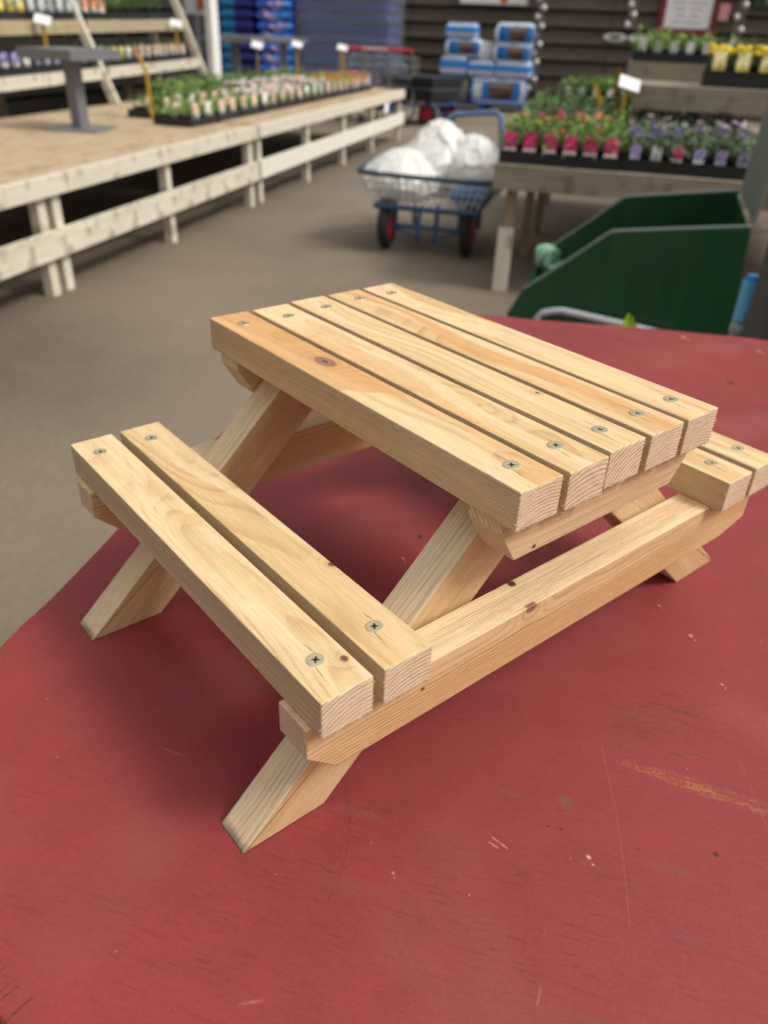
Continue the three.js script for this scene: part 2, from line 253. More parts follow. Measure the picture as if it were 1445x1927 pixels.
{
  const t = thing('miniature_picnic_table', 'small new pine picnic table with attached benches standing on the red table', 'picnic table', null, [0, T, 0]);
  const w = .038, gap = .00452 * S, Lt = .33645 * S, Ls = .33421 * S, th = .02514 * S, topY = .21188 * S, seatY = .13584 * S, zs = .21932 * S, ws = .03255 * S, gs = .00663 * S, xr = .15746 * S, rt = .02643 * S;
  const screw = (b, l, h, tt, rot, tilt = 0) => part(b, 'screw', SG, screwMat, [l, h + .0003, tt], [tilt, rot, 0]);
  const crack = (l, tt) => [{ l: l + .009, tt: tt + .0035, rl: .011, k: -.12 }, { l: l - .010, tt: tt - .003, rl: .008, k: .1 }];
  // board local axes: l = world x, h = up, t = world z  (l x h = t)
  const slivM = M([.74, .58, .38], .7);
  const splinters = (b, L, W, n, sd) => { seed = sd; const l = []; for (let i = 0; i < n; i++) { const len = rr(.0015, .0045), side = rnd(), g = new THREE.ConeGeometry(rr(.00016, .0003), len, 4).rotateZ(-Math.PI / 2 + rr(-.9, .9)); g.rotateY(rr(-.9, .9)); const bot = side < .6, z = bot ? rr(-.5, .5) * W : (side < .8 ? .5 : -.5) * W, y = bot ? rr(0, .0008) : rr(.002, .026); l.push(g.translate(L / 2 + len * .12, y, z)); } const m = part(b, 'splinter', merge(l), slivM); m.userData.kind = 'stuff'; };
  const tops = [
    { seed: 3, pith: [-.060, -.006], ring: .0024, wave: .010, slope: .03, orange: .8, contrast: .46, early: [.635, .42, .20], knots: [{ l: -.0443, tt: -.006, r: .0062, s: .017, a: .011, str: 1.9, dark: .12, top: 1 }], heart: (l, z) => Math.min(.0285 - l - z * 1.03 + .002 * Math.sin(z * 420), 1) },
    { seed: 5, pith: [-.048, -.008], ring: .0034, wave: .013, slope: -.05, orange: .45, contrast: .34, knots: [{ l: .084, tt: -.0065, r: .0006, s: .016, a: .012, str: 2.6, dark: 0, top: 1 }], stains: [{ l: -.10, tt: -.006, rl: .045, rt: .010, a: .35, c: [.56, .31, .13] }] },
    { seed: 8, pith: [-.036, -.032], ring: .0034, wave: .009, orange: .15, contrast: .22, endC: 1.0, early: [.69, .51, .275], late: [.44, .24, .10], knots: [{ l: .0954, tt: -.0143, r: .0012, s: .005, a: .003, str: 1.5, dark: .8, top: 1 }] },
    { seed: 11, pith: [-.055, -.004], ring: .0024, wave: .008, slope: .05, orange: .75, contrast: .34, early: [.625, .42, .20] },
    { seed: 14, pith: [-.055, .002], ring: .0024, wave: .007, orange: .9, contrast: .38, early: [.635, .42, .20] }];
  const wt = 5 * w + 4 * gap;
  const sNear = [[.1611, .0851], [.1595, .0415], [.1613, -.0017], [.1603, -.0449], [.1596, -.0877]], sFar = [[-.1577, .0874], [-.1538, .0434], [-.157, -.0007], [-.1611, -.044], [-.1584, -.0814]];
  tops.forEach((o, i) => {
    const zc = wt / 2 - w / 2 - i * (w + gap), dx = [0, .0012, -.0015, -.0003, .0002][i];
    o.outline = rect(Lt, th); o.t = w; o.marks = [...crack(sNear[i][0], sNear[i][1] - zc)];
    const [g, m] = woodBoard(o), b = part(t, 'tabletop_board', g, m, [dx, topY - th, zc], [rr(-.006, .006), rr(-.0015, .0015), 0]);
    splinters(b, Lt, w, 34, 500 + i); screw(b, sNear[i][0] - dx, th, sNear[i][1] - zc, rr(0, 1.5), rr(-.05, .05)); screw(b, sFar[i][0] - dx, th, sFar[i][1] - zc, rr(0, 1.5), rr(-.05, .05));
  });
  const seats = [
    [1, zs - ws / 2, { seed: 21, pith: [-.040, -.012], ring: .0031, wave: .012, slope: .04, orange: .10, contrast: .30, early: [.67, .49, .26], knots: [{ l: .165, tt: -.0133, r: .0022, s: .006, a: .004, str: 1.2, dark: .55, top: 1 }], stains: [{ l: -.077, tt: -.007, rl: .020, rt: .010, a: .45, soft: .2, c: [.58, .36, .17] }, { l: -.018, tt: -.011, rl: .012, rt: .0075, a: .5, soft: .6, c: [.60, .37, .16] }, { l: .03, tt: .006, rl: .07, rt: .007, a: .3, soft: .1 }] }, [[.1565, .228], [-.1586, .2297]]],
    [1, zs - 1.5 * ws - gs, { seed: 24, pith: [-.050, -.010], ring: .0030, wave: .010, slope: -.03, orange: .22, contrast: .36, early: [.64, .45, .225], knots: [{ l: .085, tt: -.017, r: .002, s: .008, a: .006, str: 1.4, dark: .5, top: 1 }] }, [[.1534, .1829], [-.1583, .1843]]],
    [-1, -(zs - 1.5 * ws - gs), { seed: 27, pith: [-.05, 0], ring: .0022, orange: .3, contrast: .32, res: 768 }, [[.1569, -.1856], [-.15, -.183]]],
    [-1, -(zs - ws / 2), { seed: 30, pith: [-.045, .008], ring: .0021, orange: .3, contrast: .32, res: 768 }, [[.1561, -.2312], [-.15, -.224]]]];
  seats.forEach(([sg, zc, o, sc]) => {
    o.outline = rect(Ls, th * 1.0); o.t = ws; o.marks = crack(sc[0][0], sc[0][1] - zc);
    const [g, m] = woodBoard(o), b = part(t, 'seat_board', g, m, [rr(-.0006, .0006), seatY - th, zc], [rr(-.005, .005), rr(-.001, .001), 0]);
    splinters(b, Ls, ws, 44, 700 + Math.round(zc * 1000)); sc.forEach(p => screw(b, p[0], th, p[1] - zc, rr(0, 1.5), rr(-.06, .06)));
  });
  // rails under the seats and cross pieces under the top: l runs along world -z
  const k = S, across = o => { o.t = rt; o.outline = o.outline.map(p => [-p[0] * k, p[1] * k]).reverse(); return o; };
  const yS = .13584 - .02514 - .0002, railOut = [[.2225, yS], [.2225, .0892], [.2032, .0706], [-.180, .0706], [-.2135, .0785], [-.2140, yS]];
  const yT = .21188 - .02514 - .0002, cleatOut = [[.0920, yT], [.0920, .1785], [.0781, .1557], [-.0765, .1552], [-.0905, .1735], [-.0905, yT]];
  const sideways = (b, x) => { b.rotation.y = Math.PI / 2; b.position.x = x; };
  [1, -1].forEach((sg, i) => {
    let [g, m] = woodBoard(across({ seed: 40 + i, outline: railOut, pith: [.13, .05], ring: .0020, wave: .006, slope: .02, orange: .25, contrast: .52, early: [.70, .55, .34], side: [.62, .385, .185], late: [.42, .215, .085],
      knots: i ? [] : [{ face: 't', l: -.0595, h: .1214, tt: .0148, r: .0035, s: .010, a: .006, str: 1.6, dark: .22 }, { l: -.0523, tt: -.0120, r: .0032, s: .010, a: .006, str: 1.0, dark: .95, top: 1 }, { face: 't', l: -.1595, h: .1034, tt: .0148, r: .0011, s: .003, a: .001, dark: .9 }] }));
    sideways(part(t, 'rail', g, m), sg * (xr - rt / 2));
    [g, m] = woodBoard(across({ seed: 50 + i, outline: cleatOut, res: 640, pith: [.12, -.10], ring: .0035, wave: .004, orange: .35, contrast: .18, early: [.60, .415, .23], side: [.60, .415, .235], knots: i ? [] : [{ face: 't', l: -.0688, h: .1777, tt: .0148, r: .0016, s: .004, a: .002, str: 1.1, dark: .85 }] }));
    sideways(part(t, 'cross_piece', g, m), sg * (xr - rt / 2));
  });
  // four slanted legs: l up along the leg, h away from the table
  const legPts = [[.2503, 0], [.1925, 0], [.0012, .1788], [.0012, yT - .0004], [.0503, yT - .0004]], d = [-.7305, .683], hn = [.683, .7305];
  [1, -1].forEach((sz, a) => [1, -1].forEach((sg, i) => {
    const out = legPts.map(p => { const z = (p[0] - .2503) * S, y = p[1] * S; return [z * d[0] + y * d[1], z * hn[0] + y * hn[1]]; });
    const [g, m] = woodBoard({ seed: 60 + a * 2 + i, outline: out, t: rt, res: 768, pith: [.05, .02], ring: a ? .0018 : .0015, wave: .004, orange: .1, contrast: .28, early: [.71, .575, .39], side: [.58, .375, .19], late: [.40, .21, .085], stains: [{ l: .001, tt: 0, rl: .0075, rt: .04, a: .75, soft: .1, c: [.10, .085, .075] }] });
    const L = V(0, d[1], sz * d[0]), Hh = V(0, hn[1], sz * hn[0]), X = L.clone().cross(Hh);
    const b = part(t, 'leg', g, m); b.applyMatrix4(new THREE.Matrix4().makeBasis(L, Hh, X).setPosition(sg * (.1288 * S - rt / 2), .0004, sz * .2503 * S));
  }));
}

// ---------------------------------------------------------------- shared garden materials
function woodTex(c0, c1, wear, f = 1) {
  return texFn(512, 512, (u, v) => {
    const n = (x, y, k) => { const q = (a, b) => vn(a * k[0], b * k[1], k[2]); return (q(x, y) * (1 - x) + q(x - 1, y) * x) * (1 - y) + (q(x, y - 1) * (1 - x) + q(x - 1, y - 1) * x) * y; };
    const a = n(u, v, [6, 60, 1]), b = n(u, v, [18, 220, 4]), d = n(u, v, [3, 9, 7]), e = n(u, v, [22, 16, 9]), t = clamp(.5 * a + .35 * b + .3 * (d - .3)), st = sm(.62, .85, e) * wear;
    return [0, 1, 2].map(q => (c0[q] + (c1[q] - c0[q]) * t) * (1 - st * [.5, .55, .62][q])).concat(.4 * a + .5 * b);
  });
}
const tm = ([c, b], r = .85, bs = .002) => M([1, 1, 1], r, { map: c, bumpMap: b, bumpScale: bs });
const paleWood = tm(woodTex([.84, .79, .67], [.55, .48, .36], .75)), whiteWood = tm(woodTex([.86, .83, .74], [.72, .67, .57], .2));
const slatWood = tm(woodTex([.60, .47, .31], [.28, .195, .11], .8)), greyWood = tm(woodTex([.36, .31, .235], [.19, .155, .11], .6)), darkWood = tm(woodTex([.125, .098, .076], [.060, .045, .034], .5), .85), blackWood = tm(woodTex([.022, .018, .014], [.010, .008, .006], .5), .9);
const tierWood = tm(woodTex([.53, .45, .30], [.36, .285, .165], .5)), legWood = tm(woodTex([.42, .32, .22], [.25, .18, .115], .4));
const blackPl = M([.018, .019, .022], .45), greyMetal = M([.20, .205, .225], .5, { metalness: .2 }), steel = M([.55, .56, .57], .35, { metalness: 1 }), blueMetal = M([.035, .085, .20], .4), white = M([.8, .8, .78], .5), tyreM = M([.02, .02, .02], .85), redM = M([.42, .018, .05], .4), yellowM = M([.62, .38, .03], .55), orangeM = M([.52, .25, .03], .6), tanM = M([.42, .27, .12], .7);

// ---------------------------------------------------------------- bedding plants in trays
function leafBlob(w, d, h, n, ls, c0, c1, sd) { // many small bent leaves spread through a low mound
  seed = sd; const P = [], C = [];
  for (let i = 0; i < n; i++) {
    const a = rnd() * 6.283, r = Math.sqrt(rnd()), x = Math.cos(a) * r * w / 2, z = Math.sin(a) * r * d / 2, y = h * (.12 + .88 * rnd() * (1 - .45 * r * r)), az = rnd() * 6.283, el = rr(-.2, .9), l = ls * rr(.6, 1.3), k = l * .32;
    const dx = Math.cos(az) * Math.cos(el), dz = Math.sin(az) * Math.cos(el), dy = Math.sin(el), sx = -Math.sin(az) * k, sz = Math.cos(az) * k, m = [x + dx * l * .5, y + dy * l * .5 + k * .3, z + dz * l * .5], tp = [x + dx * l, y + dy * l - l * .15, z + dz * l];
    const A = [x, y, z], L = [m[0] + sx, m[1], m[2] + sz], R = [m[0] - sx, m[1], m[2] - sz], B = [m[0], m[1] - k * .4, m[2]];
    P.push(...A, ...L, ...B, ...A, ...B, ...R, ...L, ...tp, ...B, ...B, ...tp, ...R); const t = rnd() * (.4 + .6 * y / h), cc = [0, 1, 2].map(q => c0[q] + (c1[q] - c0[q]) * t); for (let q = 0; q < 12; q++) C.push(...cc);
  }
  const g = new THREE.BufferGeometry(); g.setAttribute('position', new THREE.Float32BufferAttribute(P, 3)); g.setAttribute('color', new THREE.Float32BufferAttribute(C, 3)); g.computeVertexNormals(); return g;
}
const leafM = new THREE.MeshPhysicalMaterial({ vertexColors: true, roughness: .7, transmission: .3, thickness: 0 });
const flowerM = new THREE.MeshStandardMaterial({ vertexColors: true, roughness: .8 });
const GRN = { bright: [[.08, .17, .02], [.28, .44, .06]], mid: [[.05, .11, .022], [.17, .30, .06]], dark: [[.025, .06, .018], [.09, .17, .045]], grey: [[.08, .13, .06], [.22, .30, .15]], lime: [[.16, .30, .04], [.42, .58, .10]] };
const FV = {}; const foliage = (kind, w, d, h, n = 70, ls = .035) => { const k = [kind, w, d, h, n].join(); if (!FV[k]) FV[k] = [0, 1, 2].map(i => leafBlob(w, d, h, n, ls, ...GRN[kind], 31 + i * 17 + h * 1000)); return FV[k][Math.floor(rnd() * 3)]; };
function flowerGeo(w, d, h, n, r, cols, sd) {
  seed = sd; const l = [];
  for (let i = 0; i < n; i++) { const g = new THREE.SphereGeometry(r * rr(.7, 1.2), 6, 4).toNonIndexed(), c = cols[Math.floor(rnd() * cols.length)], a = new Float32Array(g.attributes.position.count * 3), f = rr(.8, 1.15); for (let q = 0; q < a.length; q += 3) a.set(c.map(x => x * f), q); g.setAttribute('color', new THREE.BufferAttribute(a, 3)); g.scale(1, .55, 1); l.push(at(g, rr(-.5, .5) * w, h * rr(.75, 1.08), rr(-.5, .5) * d, rr(-.6, .6), 0, rr(-.6, .6))); }
  return mergeGeometries(l);
}
const FL = {}; const flower = (key, w, d, h, n, r, cols) => { const k = key + [w, d, h].join(); if (!FL[k]) FL[k] = [0, 1, 2].map(i => flowerGeo(w, d, h, n, r, cols, 77 + i * 13)); return FL[k][Math.floor(rnd() * 3)]; };
function cardTex(fn, w = 64, h = 96) { const c = document.createElement('canvas'); c.width = w; c.height = h; const x = c.getContext('2d'); fn(x, w, h); const t = new THREE.CanvasTexture(c); t.colorSpace = THREE.SRGBColorSpace; return M([1, 1, 1], .5, { map: t }); }
const plantCard = (top, mid, low) => cardTex((x, w, h) => { x.fillStyle = low; x.fillRect(0, 0, w, h); x.fillStyle = mid; x.fillRect(0, 0, w, h * .72); x.fillStyle = top; for (let i = 0; i < 9; i++) { x.beginPath(); x.arc(w * (.15 + .7 * ((i * 37) % 100) / 100), h * (.1 + .5 * ((i * 61) % 100) / 100), w * .16, 0, 7); x.fill(); } });
const CARD = { pink: plantCard('#e9a48f', '#f3e6dc', '#d9dde0'), white: plantCard('#ffffff', '#e8e6e2', '#c8ccd0'), blush: plantCard('#eeb6bd', '#f1dbe0', '#cfcfd2'), red: plantCard('#e0605a', '#eec0b8', '#dedad6'), magenta: plantCard('#e8468a', '#c81e64', '#f0dfe2'), purple: plantCard('#8a63b8', '#cbbfe0', '#b9b6cf'), violet: plantCard('#5c4cae', '#d8d4ea', '#e6e6ee'), yellow: plantCard('#fff6c0', '#f0e49a', '#d9c24e'), gold: plantCard('#f2dc60', '#fdf2b0', '#d8c050'), orange: plantCard('#f08050', '#f6d0b0', '#e0dcd8'), silver: plantCard('#d8dadd', '#c4c8cc', '#b4b8bc') };
const cardGeo = (() => { const g = new THREE.BoxGeometry(.055, .085, .002); return g; })();
const trayGeo = {}; function tray(w, d, h, nx, nz) { // shallow black tray with a cell rim grid
  const k = [w, d, h, nx, nz].join(); if (trayGeo[k]) return trayGeo[k]; const l = [], t = .006;
  l.push(at(new THREE.BoxGeometry(w, t, d), 0, t / 2 + .002, 0));
  for (const s of [-1, 1]) { l.push(at(new THREE.BoxGeometry(w, h, t), 0, h / 2 + .004, s * (d / 2 - t / 2), s * .06)); l.push(at(new THREE.BoxGeometry(t, h, d), s * (w / 2 - t / 2), h / 2 + .004, 0)); }
  const cw = w / nx, cd = d / nz; for (let i = 0; i < nx; i++) for (let j = 0; j < nz; j++) l.push(at(new THREE.CylinderGeometry(Math.min(cw, cd) * .47, Math.min(cw, cd) * .36, h * 1.25, 8), -w / 2 + cw * (i + .5), h * .625 + .008, -d / 2 + cd * (j + .5)));
  return trayGeo[k] = merge(l);
}
const soilM = M([.035, .025, .018], .95);
function plantTray(label, group, a, b, y, o) { // local x = b, z = -a; o: size, cells, foliage, flower, card
  const t = gthing('plant_tray', label, 'plant tray', group, a, b, y, (o.turn || 0) + rr(-.03, .03)), { w, d, nx, nz, h = .055 } = o, cw = w / nx, cd = d / nz;
  part(t, 'tray', tray(w, d, h, nx, nz), blackPl);
  for (let j = 0; j < nz; j++) for (let i = 0; i < nx; i++) {
    const x = -w / 2 + cw * (i + .5), z = -d / 2 + cd * (j + .5), ph = o.ph * rr(.85, 1.15), y0 = h + .005;
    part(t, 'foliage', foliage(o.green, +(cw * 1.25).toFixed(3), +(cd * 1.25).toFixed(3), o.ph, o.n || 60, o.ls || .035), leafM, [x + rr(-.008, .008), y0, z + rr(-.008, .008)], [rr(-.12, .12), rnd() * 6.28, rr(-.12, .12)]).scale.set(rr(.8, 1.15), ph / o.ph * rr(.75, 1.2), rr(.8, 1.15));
    if (o.flower && rnd() < (o.fp ?? .8)) part(t, 'bloom', flower(o.flower[0], +(cw * 1.0).toFixed(3), +(cd * 1.0).toFixed(3), o.ph, o.flower[2], o.flower[3], o.flower[1]), flowerM, [x, y0, z], [0, rnd() * 6.28, 0]).userData.kind = 'stuff';
    if (o.card && (o.allCards || j === nz - 1 || (o.side && i === nx - 1))) { const m = CARD[o.card[Math.floor(rnd() * o.card.length)]], s = o.cs || 1; const k = part(t, 'label', cardGeo, m, o.side ? [x + cw * .42, y0 + .035 * s, z] : [x, y0 + .030 * s, z + cd * .42], [o.side ? 0 : -.12, o.side ? 1.35 : rr(-.2, .2), 0]); k.scale.setScalar(s); }
  }
  return t;
}
function priceStake(label, a, b, y, h, mat, turn, card = true, lean = 0, bent = false) {
  const t = gthing('price_stake', label, 'price stake', null, a, b, y, turn); t.rotation.z = lean;
  if (bent) part(t, 'stake', merge([box(.026, h * .8, .012).translate(0, h * .4, 0), at(box(.026, h * .26, .012), -.035, h * .89, 0, 0, 0, .5)]), mat); else part(t, 'stake', box(.024, h, .012).translate(0, h / 2, 0), mat);
  if (card) part(t, 'price_card', new THREE.BoxGeometry(.125, .004, .085), white, [.01, h + .015, .01], [.75, 0, -.28]);
  return t;
}

// ---------------------------------------------------------------- left display bench (two sections)
function benchSection(label, a0, a1, depth, posts, rail, slats) {
  const t = gthing('display_bench', label, 'bench', null, a0, 0, 0), L = a1 - a0, sw = depth / slats;
  for (let i = 0; i < slats; i++) { const nseg = 1; part(t, 'slat', box(sw - .007, .026, L), slatWood, [-(i + .5) * sw - .02, .587 + rr(-.002, .002), -L / 2], [0, 0, rr(-.01, .01)]); }
  part(t, 'front_board', box(.034, .095, L), paleWood, [-.003, .5545, -L / 2]);
  part(t, 'lower_rail', box(.034, .135, L), rail, [-.003, .268, -L / 2]);
  for (const p of posts) { part(t, 'post', box(.055, .573, .065), paleWood, [-.049, .2865, -(p - a0)]); }
  for (const p of posts) if (depth > 1) { part(t, 'back_post', box(.06, .573, .065), greyWood, [-depth + .06, .2865, -(p - a0)]); part(t, 'cross_bar', box(depth - .2, .07, .04), greyWood, [-depth / 2, .535, -(p - a0) - .055]); }
  return t;
}
benchSection('pale timber display bench with the grey pedestal on its bare boards', -1.45, 2.70, 1.82, [-1.3, -.05, .075, 1.28, 2.62], paleWood, 14);
benchSection('far pale timber display bench crowded with flowering plants', 2.745, 7.66, 1.82, [2.81, 3.98, 5.12, 6.25, 7.56], whiteWood, 14);

// ---------------------------------------------------------------- stepped shelves behind it
{
  const t = gthing('stepped_shelf', 'stepped timber plant shelves leaning behind the pale display bench', 'shelf', null, 3.55, -1.85, 0, .09);
  const bd = (a0, a1, x, y0, y1, h, mat, nm) => part(t, nm, beam([x, y0, -a0], [x, y1, -a1], .03, h), mat);
  for (const [a0, a1] of [[-3.2, .03], [.09, 2.46]]) {
    const yl = a => .885 + (a + 1.5) * .007, yh = a => 1.245 + (a + 1.3) * .012;
    bd(a0, a1, 0, yl(a0) - .045, yl(a1) - .045, .09, paleWood, 'front_board'); bd(a0, a1, -.15, yh(a0) - .05, yh(a1) - .05, .10, tierWood, 'front_board');
    for (let i = 0; i < 3; i++) { bd(a0, a1, -.09 - i * .125, yl(a0) - .012, yl(a1) - .012, .022, slatWood, 'slat').rotation.set(0, 0, 0); bd(a0, a1, -.24 - i * .125, yh(a0) - .012, yh(a1) - .012, .022, slatWood, 'slat'); }
  }
  for (const a of [-2.3, -.02, 2.40]) part(t, 'leaning_support', beam([.10, .60, -a], [-.36, 1.75, -a], .05, .075), paleWood);
  for (const a of [-2.3, -.9, .4, 1.5, 2.3]) part(t, 'back_post', box(.07, 1.25, .06), greyWood, [-.50, .625, -a]);
}

// ---------------------------------------------------------------- pedestals, post and stakes on the left
function pedestal(label, a, b, y, post, top, th, turn, base) {
  const t = gthing('pedestal', label, 'pedestal', null, a, b, y, turn);
  part(t, 'base_plate', box(base, .014, base), greyMetal, [0, .007, 0], [0, .35, 0]); part(t, 'post', new THREE.BoxGeometry(.085, post, .085), greyMetal, [0, .014 + post / 2, 0]);
  part(t, 'head', merge([box(top, th, .02).translate(0, 0, top / 2 - .01), box(top, th, .02).translate(0, 0, -top / 2 + .01), box(.02, th, top - .04).translate(top / 2 - .01, 0, 0), box(.02, th, top - .04).translate(-top / 2 + .01, 0, 0), box(top - .04, .012, top - .04).translate(0, th / 2 - .01, 0)]), greyMetal, [0, .014 + post + th / 2, 0]);
  return t;
}
pedestal('grey metal pedestal with square top on the bare boards nearest the viewer', 1.764, -.95, .60, .43, .48, .062, -.19, .38);
pedestal('grey metal pedestal half hidden by the white roof post', 6.50, -1.86, .60, .47, .60, .065, .08, .34);
pedestal('grey metal pedestal in front of the plastic wrapped pallet load', 8.2, -1.9, 0, 1.05, .55, .06, .6, .34);
{
  const t = gthing('roof_post', 'white square steel post standing at the rear of the display bench', 'post', null, 6.05, -1.93, 0, -.44);
  part(t, 'shaft', box(.105, 3.4, .105), M([.90, .90, .89], .4), [0, 1.7, 0]); part(t, 'foot_plate', box(.28, .015, .28), greyMetal, [0, .0075, 0]);
}
priceStake('yellow price stake with bent orange top among the nearest green trays', 2.62, -.86, .60, .46, yellowM, -.2, false, .04, true);
priceStake('white price card on a brown stake beside the second grey pedestal', 5.9, -1.32, .60, .46, tanM, 0);
priceStake('white price card on a yellow stake before the pink and blue bag stack', 7.0, -1.25, .60, .46, yellowM, .1);
priceStake('white price card on a yellow stake below the red trolley handles', 7.3, -.75, .60, .44, yellowM, -.1);
priceStake('white price card on a yellow stake on the near lower shelf', 2.75, -1.83, .885, .36, yellowM, .2);
priceStake('white price card on a yellow stake at the far end of the lower shelf', 5.4, -2.05, .90, .34, yellowM, .1);

// trays on the left bench: front row, then the rows behind
const WH = [[.8, .74, .74], [.85, .8, .8]], PK = [[.8, .45, .5], [.85, .62, .66]], RD = [[.62, .10, .06], [.7, .2, .1]], OG = [[.7, .22, .03], [.62, .3, .04]];
for (let i = 0; i < 11; i++) {
  const a = 2.50 + i * .455, late = i > 5;
  plantTray(`${ORD[i]} tray from near in the pale bench's front row, ${late ? 'pink and red flowers' : 'pale labels'}`, null, a, -.50, .602, { w: .32, d: .43, nx: 2, nz: 2, ph: late ? .13 : .10, green: 'lime', n: 110, side: 1, card: i < 4 ? ['pink', 'pink', 'white'] : i < 7 ? ['blush', 'white'] : ['red', 'pink', 'blush'], cs: 1.25, flower: i < 3 ? null : i < 7 ? ['wp', [...WH, ...PK], 16, .016] : ['ro', [...OG, ...RD], 9, .015] });
}
for (let i = 0; i < 11; i++) plantTray(`${ORD[i]} tray from near in the pale bench's middle row, ${i < 4 ? 'pale labels' : 'white flowers'}`, null, 2.86 + i * .445, -.94, .602, { w: .32, d: .42, nx: 2, nz: 2, ph: .11, green: 'bright', n: 90, card: ['pink', 'white'], side: 1, cs: 1.2, flower: i < 4 ? null : i < 8 ? ['wp', [...WH, ...PK], 16, .016] : ['or', OG, 8, .014], fp: .8 });
for (let i = 0; i < 8; i++) plantTray(`${ORD[i]} tray of plain greens from near in the pale bench's rear row`, null, 4.0 + i * .45, -1.38, .602, { w: .34, d: .43, nx: 2, nz: 2, ph: .15, green: i % 3 ? 'bright' : 'lime', n: 90 });
for (let i = 0; i < 3; i++) plantTray(`${ORD[i]} low dark green tray from the near end under the stepped shelves`, null, 4.6 + i * .45, -1.72, .602, { w: .28, d: .42, nx: 2, nz: 2, ph: .11, green: 'dark', n: 80 });
const shelfPos = (u, off) => { const c = Math.cos(.09), s = Math.sin(.09); return [3.55 + u * c + off * s, -1.85 - u * s + off * c]; };
for (let i = 0; i < 10; i++) { const u = -2.2 + i * .45, [a, b] = shelfPos(u, -.17), left = u < 0; plantTray(`${ORD[i]} tray from near on the lower stepped shelf, ${left ? 'violet and white' : 'green, pale'} labels`, null, a, b, .885 + (u + 1.5) * .007 + .002, { w: .30, d: .43, nx: 2, nz: 3, ph: left ? .08 : .12, green: left ? 'dark' : 'bright', n: 70, side: 1, card: left ? (u < -1.2 ? ['violet', 'purple', 'white'] : ['white', 'purple']) : u < .9 ? ['gold', 'white'] : ['pink', 'red'], cs: 1.15, turn: .09, flower: left ? ['vio', [[.10, .04, .30], [.16, .08, .4]], 6, .014] : null, fp: .5 }); }
for (let i = 0; i < 9; i++) { const u = -1.9 + i * .45, [a, b] = shelfPos(u, -.32); plantTray(`${ORD[i]} tray from near on the upper stepped shelf, ${i < 3 ? 'yellow labels' : i < 5 ? 'white labels' : 'tall greenery'}`, null, a, b, 1.245 + (u + 1.3) * .012 + .002, { w: .30, d: .43, nx: 2, nz: 3, ph: i < 4 ? .17 : .22, green: i < 3 ? 'grey' : i < 5 ? 'mid' : 'bright', n: 80, side: 1, card: i < 3 ? ['yellow', 'gold'] : i < 5 ? ['silver', 'white'] : i < 6 ? ['orange'] : null, cs: 1.3, turn: .09, flower: i < 3 ? ['wy', [[.75, .72, .6], [.7, .6, .2]], 7, .014] : i < 5 ? ['wh', WH, 8, .012] : i < 6 ? ['ora', OG, 6, .016] : null }); }

// ---------------------------------------------------------------- weatherboarded walls
function boardWall(label, a, b, turn, spans, rows, bh, name, mat, tilt) { // local x along the wall, boards face +z
  const t = gthing(name, label, 'wall', null, a, b, 0, turn), L = spans.reduce((x, y) => x + y, 0);
  part(t, 'backing', box(L, rows * bh, .06), blackWood, [L / 2, rows * bh / 2, -.07]);
  let x = 0; for (const sp of spans) { for (let r = 0; r < rows; r++) part(t, 'board', at(box(sp - .012, bh * .86, .03), 0, 0, 0, tilt), mat, [x + sp / 2, (r + .5) * bh + .01, .02 + rr(-.006, .006)], [0, 0, rr(-.004, .004)]); x += sp; }
  return t;
}
boardWall('dark brown horizontal weatherboard wall across the end of the yard', 14, -7, 0, [3.2, 2.35, 2.3, 1.55, 1.95, 2.0, 1.9], 11, .275, 'timber_wall', darkWood, -.24);
boardWall('dark timber wall running behind the stepped plant shelves', -3, -3.1, Math.PI / 2, [2.8, 2.8, 2.8, 2.8], 7, .275, 'timber_wall', blackWood, -.1);
{
  const t = gthing('sill_board', 'pale timber plank lying along the foot of the dark wall', 'plank', null, 13.86, 1.75, 0); part(t, 'plank', box(1.5, .10, .06), paleWood, [0, .055, 0]);
}
function lightString(label, b, y0, y1, n) {
  const t = gthing('light_string', label, 'light string', null, 13.84, b, 0); part(t, 'cable', merge([rod([0, y0, 0], [.02, y1, 0], .012), rod([.10, y0, 0], [.09, y1, 0], .010)]), M([.25, .24, .22], .7));
  for (let i = 0; i < n; i++) { const y = y0 + (y1 - y0) * (i + .5) / n; part(t, 'bulb', new THREE.SphereGeometry(.05, 10, 8), white, [(i % 2 ? .10 : 0) + rr(-.015, .015), y, .045]); }
}
lightString('string of white bulbs hanging beside the blue compost bags', 1.02, .30, 2.5, 15);
lightString('string of white bulbs hanging above the white oval labels', 2.68, 1.40, 2.5, 7);
lightString('string of white bulbs hanging beside the red framed notice', 4.56, 1.18, 2.5, 7);
